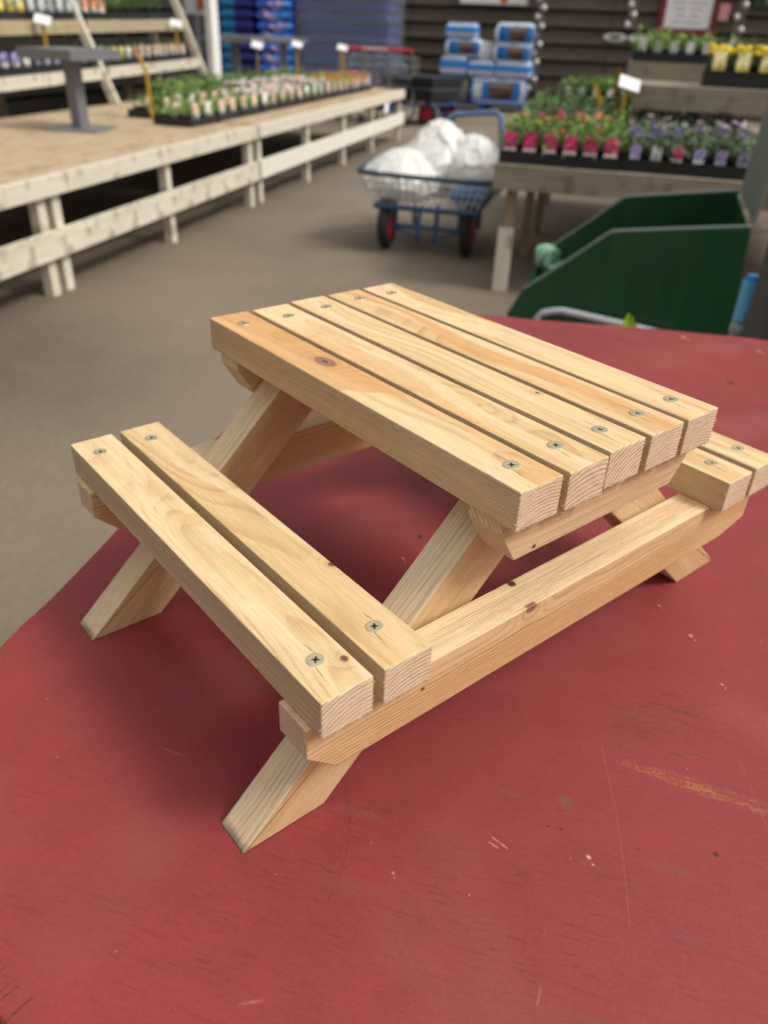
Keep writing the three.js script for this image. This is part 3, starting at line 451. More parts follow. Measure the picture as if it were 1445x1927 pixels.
// signs on the wall
function sign(name, label, b, y, w, h, faceMat, frameMat, fw) {
  const t = gthing(name, label, 'sign', null, 13.93, b, y);
  part(t, 'panel', new THREE.BoxGeometry(w, h, .02), faceMat, [0, 0, 0]);
  if (fw) part(t, 'frame', merge([new THREE.BoxGeometry(w + 2 * fw, fw, .045).translate(0, h / 2 + fw / 2, 0), new THREE.BoxGeometry(w + 2 * fw, fw, .045).translate(0, -h / 2 - fw / 2, 0), new THREE.BoxGeometry(fw, h, .045).translate(w / 2 + fw / 2, 0, 0), new THREE.BoxGeometry(fw, h, .045).translate(-w / 2 - fw / 2, 0, 0)]), frameMat);
  return t;
}
const notice = cardTex((x, w, h) => { x.fillStyle = '#e9edf2'; x.fillRect(0, 0, w, h); x.fillStyle = '#8d9096'; [[.12, .3, .30, .2, .26], [.2, .42, .28, .52, .24], [.15, .55, .26, .5, .32], [.2, .66, .22, .55, .2], [.25, .78, .16, .55, .14], [.17, .90, .2, .44, .32]].forEach(([a, y, l, b, m]) => { for (const [s, k] of [[a, l], [b, m]]) for (let c = 0; c < k * 22; c++) x.fillRect((s + c / 22) * w, (y - .02 - ((c * 7) % 3) * .006) * h, w * .030, h * .034); }); }, 256, 320);
sign('notice_board', 'white notice with rows of grey writing in a dark red frame', 3.72, 1.88, .80, .86, notice, M([.20, .025, .03], .5), .105);
sign('wall_sign', 'white sign with a red mark high above the blue bags', .15, 1.95, 1.25, .42, cardTex((x, w, h) => { x.fillStyle = '#e8e6e2'; x.fillRect(0, 0, w, h); x.fillStyle = '#d9482b'; x.beginPath(); x.arc(w * .66, h * .86, h * .16, 0, 7); x.fill(); }, 256, 96), M([.6, .6, .58], .6), .02);
sign('wall_sign', 'small pink notice beside the dark red frame', 4.33, 1.72, .17, .26, M([.72, .34, .34], .6));
sign('wall_sign', 'dark green board with gold lettering at the end of the wall', 5.35, 2.02, 1.1, .40, cardTex((x, w, h) => { x.fillStyle = '#15382c'; x.fillRect(0, 0, w, h); x.fillStyle = '#c79a3a'; x.beginPath(); x.ellipse(w * .28, h * .80, w * .10, h * .11, 0, 0, 7); x.fill(); }, 256, 96), M([.02, .06, .04], .5), .015);
for (const [b, l, m] of [[2.50, 'white oval label with a dark centre below the light string', 1], [2.92, 'plain white oval label on the dark wall boards', 0]]) {
  const t = gthing('oval_label', l, 'label', null, 13.92, b, 1.27); const g = new THREE.CylinderGeometry(.5, .5, .015, 32).rotateX(Math.PI / 2); g.scale(m ? .42 : .36, m ? .13 : .12, 1); part(t, 'plate', g, white); if (m) { const d = new THREE.CylinderGeometry(.5, .5, .015, 32).rotateX(Math.PI / 2); d.scale(.22, .07, 1); part(t, 'centre', d, M([.1, .1, .11], .6), [0, 0, .006]); }
}

// ---------------------------------------------------------------- bags of compost, loose and on pallets
function bagGeo(w, h, d, sd, puff = .18, ex = .2) { // a filled sack: soft rounded block with wrinkles
  const g = new THREE.BoxGeometry(w, h, d, 18, 8, 12), P = g.attributes.position, uvs = g.attributes.uv;
  for (let i = 0; i < P.count; i++) {
    let x = P.getX(i) / (w / 2), y = P.getY(i) / (h / 2), z = P.getZ(i) / (d / 2);
    const e = Math.min(1, (1 + ex) - (ex + .12) * Math.pow(Math.abs(x), 6)) * Math.min(1, (1 + ex) - (ex + .12) * Math.pow(Math.abs(z), 6));
    const nx = x * (1 - .09 * y * y), nz = z * (1 - .10 * y * y), ny = y * e, n = (vn(x * 3 + sd, y * 3, z * 4) - .5) * puff * .5 + (vn(x * 9 + sd, y * 7, z * 9) - .5) * puff * .25;
    P.setXYZ(i, nx * w / 2, ny * h / 2 * (1 + n), nz * d / 2 * (1 + n * .25));
  }
  g.computeVertexNormals(); return g;
}
const pallet = (label, a, b, w, d, mat) => { const t = gthing('pallet', label, 'pallet', null, a, b, 0); for (let i = 0; i < 5; i++) part(t, 'deck_board', box(w, .02, d * .16), mat, [0, .135, -d / 2 + d * (i + .5) / 5]); for (const s of [-1, 0, 1]) { part(t, 'bearer', box(.10, .09, d), mat, [s * (w / 2 - .06), .079, 0]); part(t, 'skid', box(.11, .03, d), mat, [s * (w / 2 - .06), .017, 0]); } return t; };
const bluePal = M([.012, .05, .20], .6);
const sackTex = (sd, flip) => cardTex((x, w, h) => {
  x.fillStyle = '#1e78c2'; x.fillRect(0, 0, w, h); x.fillStyle = '#d3dced'; x.fillRect(0, 0, w, h * .10); x.fillRect(0, h * .9, w, h * .10); x.fillRect(flip ? w * .92 : 0, 0, w * .08, h);
  const px = flip ? w * .30 : w * .34; x.fillStyle = '#5c433e'; x.beginPath(); x.moveTo(px, h * .14); x.lineTo(px + w * .5, h * .14); x.lineTo(px + w * .47, h * .84); x.lineTo(px + w * .06, h * .84); x.fill();
  x.fillStyle = '#3a1d15'; x.beginPath(); x.ellipse(px + w * .33, h * .70, w * .15, h * .11, -.3, 0, 7); x.fill(); x.fillStyle = '#8d7a70'; x.fillRect(px + w * .05, h * .2, w * .40, h * .12);
  x.fillStyle = flip ? '#c9d2d8' : '#0f63ad'; x.fillRect(flip ? w * .05 : w * .12, h * .16, w * .16, h * .66); x.fillStyle = '#4e8a5a'; x.fillRect(w * .45, h * .02, w * .2, h * .05);
}, 256, 128);
const bandTex = cardTex((x, w, h) => { x.fillStyle = '#2b7fd0'; x.fillRect(0, 0, w, h); x.fillStyle = '#cfd8ee'; x.fillRect(0, 0, w, h * .16); x.fillRect(0, h * .58, w, h * .26); x.fillStyle = '#3f8f8c'; x.fillRect(w * .34, h * .3, w * .3, h * .14); x.fillStyle = '#2a6aa8'; x.fillRect(0, h * .84, w, h * .16); }, 128, 64);
const sk = [sackTex(1, 0), sackTex(2, 1)];
pallet('blue pallet under the blue compost bags by the dark wall', 13.0, .30, 1.62, .9, bluePal);
for (const [b, y, w, h, m, l] of [
  [.56, .145, 1.02, .40, sk[1], 'blue compost bag with brown picture at the bottom, right on the pallet'], [-.28, .145, .56, .40, M([.16, .15, .13], .6), 'grey brown sack at the bottom beside the blue compost bags'],
  [.80, .545, .62, .27, bandTex, 'blue and white banded bag under the two pictured bags of the taller column'], [.22, .545, .50, .27, bandTex, 'blue and white banded bag in the middle of the second layer'], [-.30, .545, .50, .33, bandTex, 'blue and white banded bag resting on the grey brown sack'],
  [.76, .815, .66, .28, sk[0], 'upper middle blue bag with brown picture under the topmost one of the taller column'], [.76, 1.095, .68, .31, sk[0], 'topmost blue bag with brown picture beside the light string'],
  [-.16, .875, .64, .27, sk[0], 'blue bag with brown picture under the banded top bag'], [-.22, 1.145, .54, .24, bandTex, 'topmost blue and white banded bag nearest the garden trolley']]) {
  const t = gthing('compost_bag', l, 'compost bag', null, 12.95, b, y, rr(-.05, .05)); part(t, 'sack', bagGeo(w, h * 1.13, .62, b * 9 + y * 5, .12, .1), m, [0, h / 2 + .002, 0]);
}
{ const t = gthing('compost_bag', 'crumpled white bag stuffed between the two columns of blue bags', 'compost bag', null, 12.9, .24, .815, .4); part(t, 'sack', bagGeo(.34, .30, .4, 5, .4), M([.62, .64, .66], .35), [0, .15, 0]); }
// tall stacks
function stack(a, b, w, n, hh, cols, mats, word, palLabel) {
  pallet(palLabel, a, b, w, 1.0, bluePal);
  for (let i = 0; i < n; i++) for (let c = 0; c < cols; c++) { const cw = w / cols, t = gthing('bag', `${word} bag, ${ORD[i]} layer up${cols > 1 ? (c ? ', nearer the pink printed stack' : ', nearer the white post') : ''}`, 'bag', null, a, b - w / 2 + cw * (c + .5), .147 + i * hh, rr(-.03, .03)); part(t, 'sack', bagGeo(cw * .99, hh * 1.05, .95, i * 3.1 + c + a, .3), mats[(i + c) % mats.length], [0, hh / 2, 0]); }
}
const dk = M([.008, .014, .085], .3), dk2 = M([.010, .024, .12], .3), teal = cardTex((x, w, h) => { x.fillStyle = '#141c70'; x.fillRect(0, 0, w, h); x.fillStyle = '#1070a0'; x.fillRect(w * .42, 0, w * .24, h); }, 64, 32);
stack(12, -4.30, 1.12, 11, .165, 1, [teal], 'dark navy', 'blue pallet under the dark navy bags');
const pinkTex = [0, 1].map(k => cardTex((x, w, h) => { x.fillStyle = '#2f6fd0'; x.fillRect(0, 0, w, h); for (let i = 0; i < 12; i++) { x.fillStyle = ['#1f5fc8', '#d8b8d8', '#3f96ea', '#40408f', '#8fa8e0'][(i + k) % 5]; x.beginPath(); x.ellipse(((i * 41 + k * 17) % 97) / 97 * w, ((i * 29) % 61) / 61 * h, w * .10, h * .2, i, 0, 7); x.fill(); } }, 128, 48));
stack(12, -3.36, .66, 11, .165, 1, pinkTex, 'pink and blue printed', 'blue pallet under the pink and blue printed bags');
{
  const b = -2.12, w = 1.72; pallet('pallet under the plastic wrapped load', 12.1, b, w, 1.0, bluePal);
  const t = gthing('wrapped_load', 'tall load of blue grey bags wrapped in cloudy plastic film', 'wrapped load', null, 12.1, b, .147);
  for (let i = 0; i < 11; i++) part(t, 'bag', bagGeo(w - .07, .172, .94, i * 1.7, .3, .45), M([.07 + .03 * (i % 3), .11 + .04 * (i % 2), .30], .35), [rr(-.02, .02), .085 + i * .165, 0]);
  const g = new THREE.BoxGeometry(w, 1.86, 1.02, 40, 60, 20), P = g.attributes.position; for (let i = 0; i < P.count; i++) { const y = P.getY(i), n = .02 * Math.sin(y * 38) + .03 * (fbm(P.getX(i) * 3, y * 9, P.getZ(i) * 3, 2) - .5); P.setX(i, P.getX(i) * (1 + n * .3)); P.setZ(i, P.getZ(i) * (1 + n)); } g.computeVertexNormals();
  part(t, 'film', g, new THREE.MeshPhysicalMaterial({ color: new THREE.Color().setRGB(.80, .84, .93), roughness: .25, transmission: .92, thickness: 0 }), [0, .935, 0]);
}
{ // grey metal bin at the end of the shelves
  const t = gthing('wall_sign', 'white notice with a red stripe behind the end of the stepped shelves', 'sign', null, 7.6, -2.93, 1.60, 0); part(t, 'panel', box(.40, .5, .02), M([.72, .71, .69], .6)); part(t, 'stripe', box(.10, .34, .01), M([.55, .09, .05], .5), [.12, -.02, .016]); part(t, 'stand', box(.05, 1.5, .04), greyMetal, [0, -.79, -.035]);
}

// ---------------------------------------------------------------- wire shopping trolleys with red handles
for (let i = 0; i < 3; i++) {
  const t = gthing('shopping_trolley', `wire shopping trolley with red handle, ${['nearest the wrapped pallet load', 'between the two others', 'nearest the garden trolley'][i]}`, 'trolley', null, 9.5, -1.30 + i * .40, 0, rr(-.08, .08)), l = [];
  const bw = .36, y0 = .52, y1 = .90, z0 = -.62;
  for (let k = 0; k <= 9; k++) { const x = -bw / 2 + bw * k / 9; l.push(rod([x * .85, y0, 0], [x, y1, .03], .0035, 5), rod([x * .85, y0, 0], [x * .7, y0 + .06, z0], .0035, 5)); }
  for (let k = 0; k <= 7; k++) { const z = z0 * k / 7, f = 1 - .25 * k / 7; for (const s of [-1, 1]) l.push(rod([s * bw * .425 * f, y0 + .06 * k / 7, z], [s * bw / 2 * f, y1 - .05 * k / 7, z], .0035, 5)); }
  for (const y of [y0, .65, .78, y1]) l.push(tube([[-bw / 2, y, .02], [bw / 2, y, .02], [bw / 2 * .75, y, z0], [-bw / 2 * .75, y, z0]], .005, 40, true));
  part(t, 'wire_basket', merge(l), steel);
  part(t, 'handle', rod([-.19, 1.0, .12], [.19, 1.0, .12], .026, 12), M(i === 1 ? [.62, .30, .32] : [.50, .03, .045], .4));
  part(t, 'frame', merge([-1, 1].flatMap(s => [tube([[s * .17, 1.0, .12], [s * .18, .9, .05], [s * .19, .42, -.05], [s * .19, .16, .14]], .013, 24), tube([[s * .19, .2, .1], [s * .17, .16, -.3], [s * .14, .14, -.62]], .013, 16)])), steel);
  for (const s of [-1, 1]) for (const z of [.12, -.6]) part(t, 'wheel', new THREE.CylinderGeometry(.06, .06, .03, 16).rotateZ(Math.PI / 2), tyreM, [s * .18, .061, z]);
}

// ---------------------------------------------------------------- garden trolleys
function wheel(t, x, z, r, w) { const g = new THREE.Group(); g.name = 'wheel'; g.position.set(x, r, z); t.add(g); part(g, 'tyre', new THREE.TorusGeometry(r - w * .5, w * .5, 14, 36).rotateY(Math.PI / 2), tyreM); const pr = [[.0, -.036], [.03, -.036], [.04, -.030], [.09, -.026], [r - w * .75, -.034], [r - w * .75, .034], [.09, .026], [.04, .030], [.03, .036], [0, .036]].map(p => new THREE.Vector2(...p)); part(g, 'rim', new THREE.LatheGeometry(pr, 28).rotateZ(Math.PI / 2), redM); }
function gardenTrolley(label, a, b, turn, solid) { // local x across, -z along the basket, near end at z = 0
  const t = gthing('garden_trolley', label, 'garden trolley', null, a, b, 0, turn), wt = .43, wb = .34, y0 = .31, y1 = .51, L = .95, F = [];
  const rimT = tube([[-wt, y1, .10], [wt, y1 - .01, .10], [wt, y1, -L], [-wt, y1, -L]], .016, 80, true);
  if (solid) {
    const g = new THREE.BoxGeometry(1, 1, 1), P = g.attributes.position; for (let i = 0; i < P.count; i++) { const up = P.getY(i) > 0, x = Math.sign(P.getX(i)), z = P.getZ(i) > 0; P.setXYZ(i, x * (up ? wt : wb), up ? y1 + .16 : y0 + .04, z ? (up ? .10 : .02) : (up ? -L : -L + .1)); } g.computeVertexNormals(); part(t, 'tub', uvBox(g), M([.02, .024, .03], .5));
  } else {
    const l = []; const side = (p0, p1, q0, q1, n) => { for (let i = 0; i <= n; i++) { const m = (A, B) => A.map((v, k) => v + (B[k] - v) * i / n); l.push(rod(m(p0, p1), m(q0, q1), .0042, 5)); } for (let r = 1; r < 4; r++) { const m = (A, B) => A.map((v, k) => v + (B[k] - v) * r / 4); l.push(rod(m(p0, q0), m(p1, q1), .003, 5)); } };
    side([-wb, y0, .02], [wb, y0, .02], [-wt, y1, .10], [wt, y1, .10], 17); side([-wb, y0, -L + .1], [wb, y0, -L + .1], [-wt, y1, -L], [wt, y1, -L], 17);
    side([-wb, y0, .02], [-wb, y0, -L + .1], [-wt, y1, .10], [-wt, y1, -L], 18); side([wb, y0, .02], [wb, y0, -L + .1], [wt, y1, .10], [wt, y1, -L], 18); side([-wb, y0, .02], [wb, y0, .02], [-wb, y0, -L + .1], [wb, y0, -L + .1], 14);
    part(t, 'wire_basket', merge(l), M([.75, .75, .74], .4));
  }
  part(t, 'rim', rimT, M([.03, .05, .07], .5));
  for (const s of [-1, 1]) F.push(rod([s * wb, y0 - .015, .03], [s * wb, y0 - .015, -L + .1], .016), rod([s * .06, y0, -.12], [s * .06, .10, -.06], .016), rod([s * .06, .10, -.06], [s * .06, .06, -.06], .014));
  F.push(rod([-wb, y0 - .015, .03], [wb, y0 - .015, .03], .018), rod([-wb, y0 - .015, -L + .1], [wb, y0 - .015, -L + .1], .018), rod([-.28, .158, -.08], [.28, .158, -.08], .016), rod([-.22, .16, -.08], [-.22, y0, -.08], .014), rod([.22, .16, -.08], [.22, y0, -.08], .014), rod([-.26, .16, -.08], [-.06, .09, -.06], .009), rod([.26, .16, -.08], [.06, .09, -.06], .009));
  for (const s of [-1, 1]) F.push(rod([s * .25, y0, -L + .2], [s * .25, .03, -L + .15], .016));
  part(t, 'frame', merge(F), blueMetal);
  part(t, 'handle', tube([[-.30, .42, -L + .1], [-.16, .58, -L - .02], [-.08, .74, -L - .08], [-.04, .77, -L - .09], [.25, .80, -L - .09], [.305, .77, -L - .08], [.33, .60, -L - .02], [.36, .44, -L + .1]], .020, 80), M([.10, .17, .30], .4));
  wheel(t, -.28, -.08, .165, .075); wheel(t, .28, -.08, .165, .075);
  return t;
}
gardenTrolley('blue garden trolley with red wheels and wire basket holding white sacks', 1.62, 1.65, 0, false);
gardenTrolley('blue garden trolley with a black tub and red wheel by the bench end', 9.75, .12, 1.15, true);
const sackM = new THREE.MeshPhysicalMaterial({ color: new THREE.Color().setRGB(.82, .82, .79), roughness: .30, transmission: .15, thickness: 0 });
function sack(label, a, b, y, rx, ry, rz, sd, turn, peak) {
  const g = new THREE.IcosahedronGeometry(1, 40), P = g.attributes.position, v = V(0, 0, 0);
  for (let i = 0; i < P.count; i++) { v.fromBufferAttribute(P, i); const rid = 1 - Math.abs(2 * fbm(v.x * 1.4 + sd, v.y * 1.4, v.z * 1.4, 2) - 1), an = Math.atan2(v.z, v.x), r2 = 1 - Math.abs(2 * vn(v.x * 2.6 + sd, v.y * 1.6 + sd, v.z * 2.6) - 1), r3 = 1 - Math.abs(2 * vn(v.x * 5 + sd, v.y * 4, v.z * 5 + sd) - 1), n = (fbm(v.x * 1.0 + sd, v.y * 1.0, v.z * 1.0, 2) - .5) * .45 + Math.pow(rid, 5) * .10 + Math.pow(r2, 9) * .10 + Math.pow(r3, 8) * .025 + .05 * Math.pow(Math.abs(Math.sin(an * 4 + sd + v.y * 2)), 4) * Math.max(v.y, 0) - .1; const up = Math.max(v.y, 0), tw = 1 - .25 * peak * up * up; v.multiplyScalar(1 + n * .55); v.y += peak * .28 * Math.pow(up, 5); if (v.y < -.7) v.y = -.7 + (v.y + .7) * .3; P.setXYZ(i, v.x * rx * tw, v.y * ry, v.z * rz * tw); }
  g.computeVertexNormals(); const t = gthing('sack', label, 'sack', 'white sacks in the blue wire trolley', a, b, y, turn); part(t, 'bag', mergeOne(g), sackM, [0, ry * .75, 0]);
}
function mergeOne(g) { return g; }
sack('low white plastic sack at the front corner of the wire trolley', 1.86, 1.42, .32, .26, .155, .30, 3, .3, .5);
sack('tallest white plastic sack in the middle of the wire trolley', 2.12, 1.62, .32, .28, .235, .30, 9, -.2, .8);
sack('round white plastic sack against the handle of the wire trolley', 2.06, 1.87, .32, .23, .215, .28, 15, .5, .3);
{ const t = gthing('blue_bag', 'folded bright blue bag in the corner of the wire trolley', 'bag', null, 1.78, 1.93, .33, -.1); part(t, 'fold', bagGeo(.22, .10, .30, 4, .4), M([.02, .13, .35], .4), [0, .05, 0]); }

// ---------------------------------------------------------------- right display bench with two raised steps
{
  const t = gthing('display_bench', 'weathered brown timber bench stepped up towards the dark wall', 'bench', null, .9, 2.17, 0);
  const W2 = 2.4, D = 3.1;
  part(t, 'front_board', box(W2, .125, .04), greyWood, [W2 / 2, .635, -.01]); part(t, 'side_board', box(.04, .125, D - .04), greyWood, [.02, .635, -D / 2 - .02]);
  for (let i = 0; i < 11; i++) part(t, 'slat', box(W2 - .05, .022, D / 11 - .014), greyWood, [W2 / 2 + .02, .685, -.035 - D * (i + .5) / 11]);
  for (const [x, z] of [[.10, .06], [.13, .95], [.15, 1.7], [.12, 2.9], [1.2, .06], [2.2, .06], [2.2, 2.5]]) { part(t, 'leg', box(.055, .57, .055), legWood, [x, .287, -z - .03]); }
  for (const x of [.10, 1.2]) part(t, 'foot_board', box(.085, .36, .022), paleWood, [x - .005, .182, -.045]);
  // raised steps
  part(t, 'step_board', box(1.75, .125, .04), greyWood, [1.535, 1.005, -.90]); for (let i = 0; i < 4; i++) part(t, 'step_slat', box(1.74, .022, .135), greyWood, [1.535, 1.056, -.995 - i * .142]);
  part(t, 'step_board', box(1.8, .115, .04), greyWood, [1.51, 1.112, -1.50]); for (let i = 0; i < 4; i++) part(t, 'step_slat', box(1.78, .022, .135), greyWood, [1.51, 1.160, -1.595 - i * .142]);
  for (const [x, z, h] of [[.80, .95, .37], [1.9, .95, .37], [.80, 1.55, .48], [1.9, 1.55, .48], [.80, 2.05, .48], [1.9, 2.05, .48]]) part(t, 'step_post', box(.075, h, .06), greyWood, [x, .697 + h / 2 - .13 + .065, -z]);
}
const MG = [[.50, .02, .16], [.62, .06, .25]], PU = [[.14, .06, .40], [.26, .14, .5]], YE = [[.80, .55, .01], [.85, .62, .03]];
const RT = { w: .64, d: .30, nx: 6, nz: 3, h: .06 };
plantTray('front tray of red flowering plants with magenta labels on the brown bench', null, 1.10, 2.50, .698, { ...RT, ph: .13, green: 'bright', n: 80, card: ['magenta'], cs: 1.25, flower: ['or2', [...OG, ...RD, [.8, .1, .4]], 3, .014], fp: .35 });
plantTray('front tray of violet flowers in dark pots next to the magenta labelled tray', null, 1.11, 3.16, .698, { ...RT, ph: .13, green: 'grey', n: 80, card: ['purple', 'violet', 'silver', 'magenta'], cs: .9, flower: ['pur', PU, 5, .011], fp: .6 });
plantTray('front tray of violet flowers hidden partly by the green cart', null, 1.11, 3.82, .698, { ...RT, ph: .11, green: 'grey', n: 50, flower: ['pur', PU, 6, .015] });
for (let i = 0; i < 6; i++) plantTray(`${ORD[i]} tray from the front of the plain greens behind the magenta labels`, null, 1.44 + i * .325, 2.52 - .006 * i, .698, { ...RT, ph: .15 + (i % 3) * .015, green: ['bright', 'mid', 'grey', 'mid'][i % 4], n: 70, flower: i === 0 ? ['orr', [...OG, ...MG], 5, .015] : null, fp: .4 });
for (let i = 0; i < 4; i++) plantTray(`${ORD[i]} tray from the front among the greens under the brown step`, null, 1.44 + i * .325, 3.20, .698, { ...RT, ph: .14, green: i % 2 ? 'dark' : 'grey', n: 50, flower: ['lil', [[.5, .3, .5], [.3, .14, .45], [.7, .6, .68]], 5, .011], fp: .5 });
{ const t = gthing('riser', 'low timber riser at the far end of the brown bench', 'riser', null, 3.58, 2.57, .698); part(t, 'board', box(.60, .02, .52), greyWood, [0, .095, 0]); for (const s of [-1, 1]) part(t, 'side', box(.03, .085, .5), greyWood, [s * .28, .0425, 0]); }
for (let i = 0; i < 2; i++) plantTray(i ? 'rear tray of bushy fresh green plants on the riser' : 'front tray of bushy fresh green plants with pale labels on the riser', null, 3.46 + i * .26, 2.58, .805, { w: .54, d: .24, nx: 5, nz: 2, h: .085, ph: .13, green: 'bright', n: 90, card: ['silver', 'white'], cs: .8 });
plantTray('tray of bright yellow flowers with yellow labels on the brown step', null, 2.03, 3.56, 1.067, { w: .66, d: .26, nx: 5, nz: 2, h: .085, ph: .11, green: 'mid', n: 60, card: ['yellow'], cs: 1.35, flower: ['yel', YE, 14, .019], fp: 1 });
plantTray('tray of bright yellow flowers beyond the first yellow tray on the step', null, 2.03, 4.24, 1.067, { w: .66, d: .26, nx: 5, nz: 2, h: .085, ph: .11, green: 'mid', n: 60, card: ['yellow'], cs: 1.35, flower: ['yel', YE, 14, .019], fp: 1 });
plantTray('tray of lime green seedlings with silver labels on the topmost step', null, 2.60, 3.05, 1.172, { w: .50, d: .36, nx: 5, nz: 3, h: .05, ph: .12, green: 'lime', n: 60, card: ['silver'], cs: .9 });
plantTray('tray of dull green plants with silver labels behind the yellow flowers', null, 2.62, 3.72, 1.172, { w: .76, d: .36, nx: 7, nz: 3, h: .05, ph: .09, green: 'mid', n: 50, card: ['silver'], cs: .9, flower: ['yo', YE, 3, .013], fp: .3 });
priceStake('white price card on a yellow stake in front of the brown step', 1.70, 2.78, .70, .36, yellowM, 0, true, -.04);
priceStake('bare orange stake nearest the far green trays', 2.75, 2.72, .70, .42, orangeM, .1, false, -.02);
priceStake('bare yellow stake with bent tip over the plain greens', 2.3, 2.63, .70, .33, yellowM, .1, false, -.06, true);
priceStake('white price card on a tan stake behind the yellow flowers', 2.45, 3.62, 1.16, .24, tanM, 0, true, -.1);
{ const t = gthing('wooden_hoop', 'small tan wooden hoop beside the price card on the top step', 'hoop', null, 2.5, 3.74, 1.17, .2); part(t, 'ring', new THREE.TorusGeometry(.06, .012, 8, 24), tanM, [0, .11, 0]); part(t, 'peg', rod([0, .05, 0], [-.05, 0, 0], .010), tanM); }

// ---------------------------------------------------------------- green tipping cart behind the red table
{
  const p = [[-1.324, .70, -2.107], [-.923, .77, -2.313], [-1.727, .70, -2.756], [-1.348, .77, -2.945]].map(q => V(...q)); // near front, near rear, far front, far rear
  const t = thing('tipping_cart', 'dark green sheet metal tipping cart with sloping front and raised grey tailgate', 'cart', null, [-1.3, 0, -2.5]), o = V(-1.3, 0, -2.5);
  const cm = (c, r) => M(c, r), green = tm(texFn(256, 256, (u, v) => { const n = fbm(u * 6, v * 6, 3, 3), s = sm(.62, .8, vn(u * 60, v * 4, 5)) * .5, d = sm(.5, .8, fbm(u * 3 + 9, v * 3, 8, 3)) * .5; return [.006 + .012 * d + .01 * s, .068 * (.8 + .4 * n) + .012 * d + .01 * s, .024 * (.8 + .4 * n) + .010 * d, n]; }), .32, .0004), edge = M([.20, .27, .24], .5);
  const X = p[1].clone().sub(p[0]); X.y = 0; X.normalize(); const Z = V(-X.z, 0, X.x); if (Z.dot(p[0].clone().sub(p[2])) < 0) Z.negate();
  const Wd = p[0].clone().sub(p[2]).dot(Z); // width
  const near = p[0].clone(), loc = (l, y, w) => { l -= .075 * w / Wd; return V(near.x + X.x * l - Z.x * w, y, near.z + X.z * l - Z.z * w).sub(o); };
  const prof = [[0, .70], [.451, .77], [.482, .30], [.02, .22], [-.30, .27], [-.365, .335], [-.305, .445]];
  const panel = w => { const sh = new THREE.Shape(prof.map(q => new THREE.Vector2(...q))), g = new THREE.ExtrudeGeometry(sh, { depth: .004, bevelEnabled: false }), m = new THREE.Matrix4().makeBasis(X, V(0, 1, 0), X.clone().cross(V(0, 1, 0))).setPosition(loc(0, 0, w)); return g.applyMatrix4(m); };
  part(t, 'side_panel', panel(0), green); part(t, 'side_panel', panel(Wd), green);
  const sheet = (a, b) => { const q = [loc(a[0], a[1], .004), loc(b[0], b[1], .004), loc(b[0], b[1], Wd - .004), loc(a[0], a[1], Wd - .004)], g = new THREE.BufferGeometry(), n = q[1].clone().sub(q[0]).cross(q[3].clone().sub(q[0])).normalize().multiplyScalar(.003), A = q.map(v => v.clone().add(n)), B = q.map(v => v.clone().sub(n)), f = (a2, b2, c2, d2) => [a2, b2, c2, a2, c2, d2].flatMap(v => [v.x, v.y, v.z]); g.setAttribute('position', new THREE.Float32BufferAttribute([...f(...A), ...f(B[3], B[2], B[1], B[0]), ...[0, 1, 2, 3].flatMap(i => f(A[i], B[i], B[(i + 1) % 4], A[(i + 1) % 4]))], 3)); g.computeVertexNormals(); return g; };
  part(t, 'floor_panel', sheet([.482, .30], [.02, .22]), green); part(t, 'front_panel', sheet([.02, .22], [-.30, .27]), green); part(t, 'lip_panel', sheet([-.30, .27], [-.365, .335]), green); part(t, 'rear_panel', sheet([.445, .76], [.480, .305]), green);
  const rim = w => tube([prof[6], [-.16, .567], [-.02, .690], [0, .70], [.03, .705], [.24, .738], [.451, .77]].map(q => { const v = loc(q[0], q[1] + .003, w); return [v.x, v.y, v.z]; }), .0065, 50);
  part(t, 'rim', merge([rim(.002), rim(Wd - .002)]), edge);
  part(t, 'corner_strip', (() => { const a = loc(.452, .77, Wd - .01), b = loc(.46, .60, Wd - .012); return rod([a.x, a.y, a.z], [b.x, b.y, b.z], .008); })(), edge);
  // tailgate: from the rear edge upward and outward
  { const a = loc(.458, .775, .0), b = loc(.458, .775, Wd), u = V(X.x * .03, .62, X.z * .03), q = [a, b, b.clone().add(u), a.clone().add(u)], n = V(X.x, -.3, X.z).normalize().multiplyScalar(.004), f = (a2, b2, c2, d2) => [a2, b2, c2, a2, c2, d2].flatMap(v => [v.x, v.y, v.z]), A = q.map(v => v.clone().add(n)), B = q.map(v => v.clone().sub(n)), g = new THREE.BufferGeometry(); g.setAttribute('position', new THREE.Float32BufferAttribute([...f(...A), ...f(B[3], B[2], B[1], B[0]), ...[0, 1, 2, 3].flatMap(i => f(A[i], B[i], B[(i + 1) % 4], A[(i + 1) % 4]))], 3)); g.computeVertexNormals(); part(t, 'tailgate', g, M([.22, .27, .235], .45)); }
  const bar = [[-.25, .30], [-.22, .375], [-.14, .40], [.10, .385], [.28, .37]].map(q => { const v = loc(q[0], q[1], -.05); return [v.x, v.y, v.z]; });
  part(t, 'tube_handle', tube(bar, .013, 40), M([.55, .56, .60], .35));
  for (const w of [.08, Wd - .08]) { const a = loc(.1, 0, w); part(t, 'skid', rod([a.x, .02, a.z], [a.x, .25, a.z], .02), greyMetal); const b = loc(.42, 0, w); part(t, 'skid', rod([b.x, .02, b.z], [b.x, .30, b.z], .02), greyMetal); }
}
